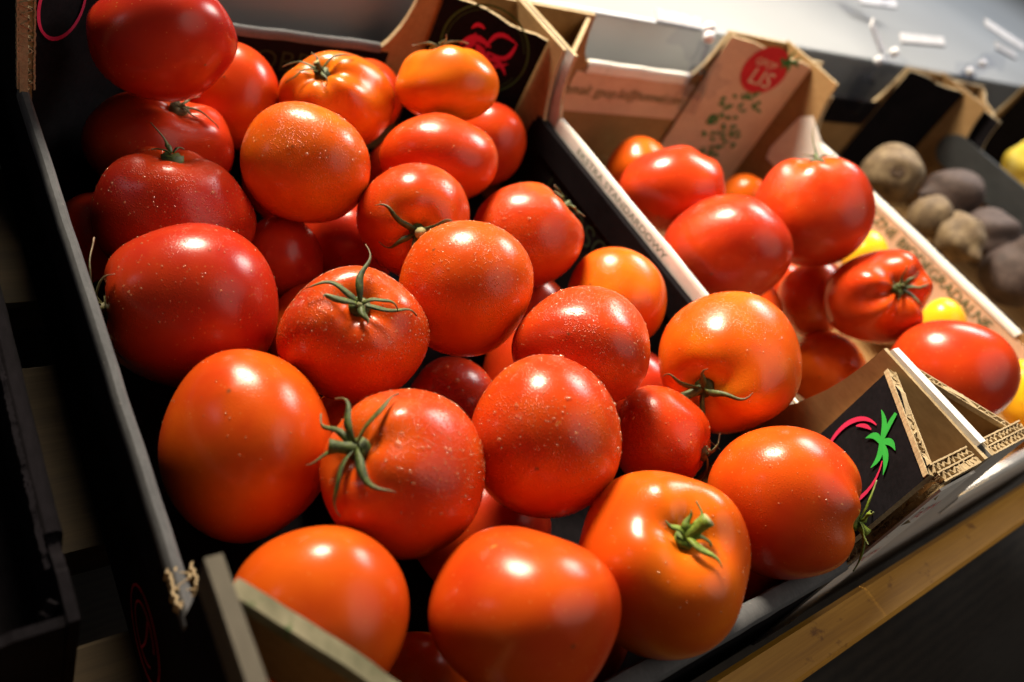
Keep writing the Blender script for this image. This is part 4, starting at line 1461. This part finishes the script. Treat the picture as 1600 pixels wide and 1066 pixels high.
for i, (nm, u, v, z, rp, mt, lb, ct, ax, st) in enumerate(RV):
    c = near(u, v, z)
    k = float((c - CC) @ RC[2])
    root_veg(nm, c, rp * k / FPX, mt, lb, ct, ax, 300 + i, 'root vegetables', st)
c = near(1612, 258, -0.005)
root_veg('yellow_pepper', c, 0.040, 'yellowveg', 'bright yellow pepper at the right edge in the far box', 'pepper', (0, .3, .9), 333, None, 1.0, True)

# ---------------------------------------------------------------- price tag holders


def uvs(mb, c, r, mi=0, n=10):
    c = np.array(c, float)
    V, F = [], []
    for i in range(n + 1):
        for j in range(2 * n):
            th, p = math.pi * i / n, math.pi * j / n
            V.append(c + r * np.array([math.sin(th) * math.cos(p), math.sin(th) * math.sin(p), math.cos(th)]))
    for i in range(n):
        for j in range(2 * n):
            k = (j + 1) % (2 * n)
            F.append((i * 2 * n + j, (i + 1) * 2 * n + j, (i + 1) * 2 * n + k, i * 2 * n + k))
    mb.add(V, F, mi)


def obox(mb, c, ax, ay, az, h):
    c = np.array(c, float)
    ax, ay, az = nrm(ax) * h[0], nrm(ay) * h[1], nrm(az) * h[2]
    q = [c + sx * ax + sy * ay + sz * az for sz in (-1, 1) for sx, sy in ((-1, -1), (1, -1), (1, 1), (-1, 1))]
    mb.add(q, [(0, 3, 2, 1), (4, 5, 6, 7), (0, 1, 5, 4), (1, 2, 6, 5), (2, 3, 7, 6), (3, 0, 4, 7)])


def price_holder(base, tip, tagc, tagdir, taglen, label, blade=None):
    base, tip, tagc = (np.array(p, float) for p in (base, tip, tagc))
    e = empty('price_tag_holder', tuple(base), label, 'price holder', 'price tag holders')
    d = nrm(tip - base)
    sx = nrm(np.cross(d, [0, 0.3, 1]))
    sy = np.cross(d, sx)
    mb = MB()
    obox(mb, base + d * 0.012, sx, sy, d, (0.011, 0.0022, 0.014))
    obox(mb, base + d * 0.012 + sy * 0.008, sx, sy, d, (0.011, 0.0018, 0.014))
    obox(mb, base + d * 0.027 + sy * 0.004, sx, sy, d, (0.009, 0.0065, 0.003))
    obox(mb, base - d * 0.006 + sy * 0.013, sx, sy + 0.6 * d, d - 0.6 * sy, (0.010, 0.0016, 0.010))
    mb.build('clamp', 'plastic', e)
    mb = MB()
    uvs(mb, tip, 0.0062)
    mb.build('ball_joint', 'card', e, True)
    mb = MB()
    uvs(mb, tip + (tagc - tip) * 0.22 + np.array([0.006, 0, 0.006]), 0.0062)
    mb.build('ball_joint', 'card', e, True)
    mb = MB()
    mb.tube([base + d * 0.026, tip, tip + (tagc - tip) * 0.22], 0.0032, 8)
    mb.build('arm', 'plastic', e, True)
    td = nrm(tagdir)
    up = nrm(np.cross(td, RC[2]))
    mb = MB()
    obox(mb, tagc, td, np.cross(td, up), up, (taglen / 2, 0.0012, 0.006))
    mb.build('tag_rail', 'card', e)
    mb = MB()
    obox(mb, tagc + up * -0.0072, td, np.cross(td, up), up, (taglen / 2, 0.0015, 0.0012))
    mb.build('tag_edge', 'tag_dark', e)
    for q_ in range(3):
        o0 = base + d * (0.004 + 0.022 * q_) + sx * 0.006 * (q_ - 1)
        dirn = nrm(d * (1 - .5 * q_) + sx * (0.7 * q_ - .5) + np.array([0, -.25, .35]))
        side = nrm(np.cross(dirn, RC[2]))
        up_ = np.cross(side, dirn)
        gv, gf = [], []
        for a_ in range(9):
            for b_ in range(7):
                gv.append(o0 + dirn * (0.034 * (a_ / 8)) + side * (0.026 * (b_ / 6 - .5)) + up_ * (0.006 * math.sin(a_ * .9 + q_ * 2) * math.cos(b_ * 1.3 + q_) + 0.004 * math.sin(b_ * 1.1 + a_)))
        for a_ in range(8):
            for b_ in range(6):
                gf.append((a_ * 7 + b_, a_ * 7 + b_ + 1, a_ * 7 + b_ + 8, a_ * 7 + b_ + 7))
        mb = MB()
        mb.add(gv, gf)
        mb.build('clear_sleeve', 'plastic', e, True)
    if blade:
        p, q = (np.array(a, float) for a in blade)
        mb = MB()
        dd = nrm(q - p)
        s_ = nrm(np.cross(dd, RC[2]))
        obox(mb, (p + q) / 2, dd, s_, np.cross(dd, s_), (np.linalg.norm(q - p) / 2, 0.0055, 0.001))
        mb.build('card_blade', 'card', e)
    return e


def yz(u, v, y):
    return on_plane(u, v, (0, y, 0), np.array([0, 1.0, 0]))


price_holder(yz(1335, 150, .485), yz(1373, 95, .50), yz(1442, 62, .52), yz(1500, 68, .52) - yz(1390, 58, .52), 0.115,
             'clear plastic price holder clamped above the black post of the root vegetable box', (yz(1362, 35, .53), yz(1380, 82, .53)))
price_holder(yz(1500, 140, .50), yz(1515, 112, .51), yz(1572, 78, .55), yz(1600, 90, .55) - yz(1545, 60, .55), 0.10,
             'clear plastic price holder farthest to the right on the counter', (yz(1540, 35, .56), yz(1600, 74, .56)))
price_holder(yz(1085, 145, .485), yz(1108, 58, .49), yz(1060, 30, .52), yz(1110, 40, .52) - yz(1010, 20, .52), 0.07,
             'clear plastic price holder beside the leaf printed post', None)
price_holder(yz(1350, -30, .75), yz(1360, -10, .75), yz(1372, 3, .72), yz(1405, 8, .72) - yz(1345, 0, .72), 0.11,
             'price tag at the top edge of the picture above the others', None)
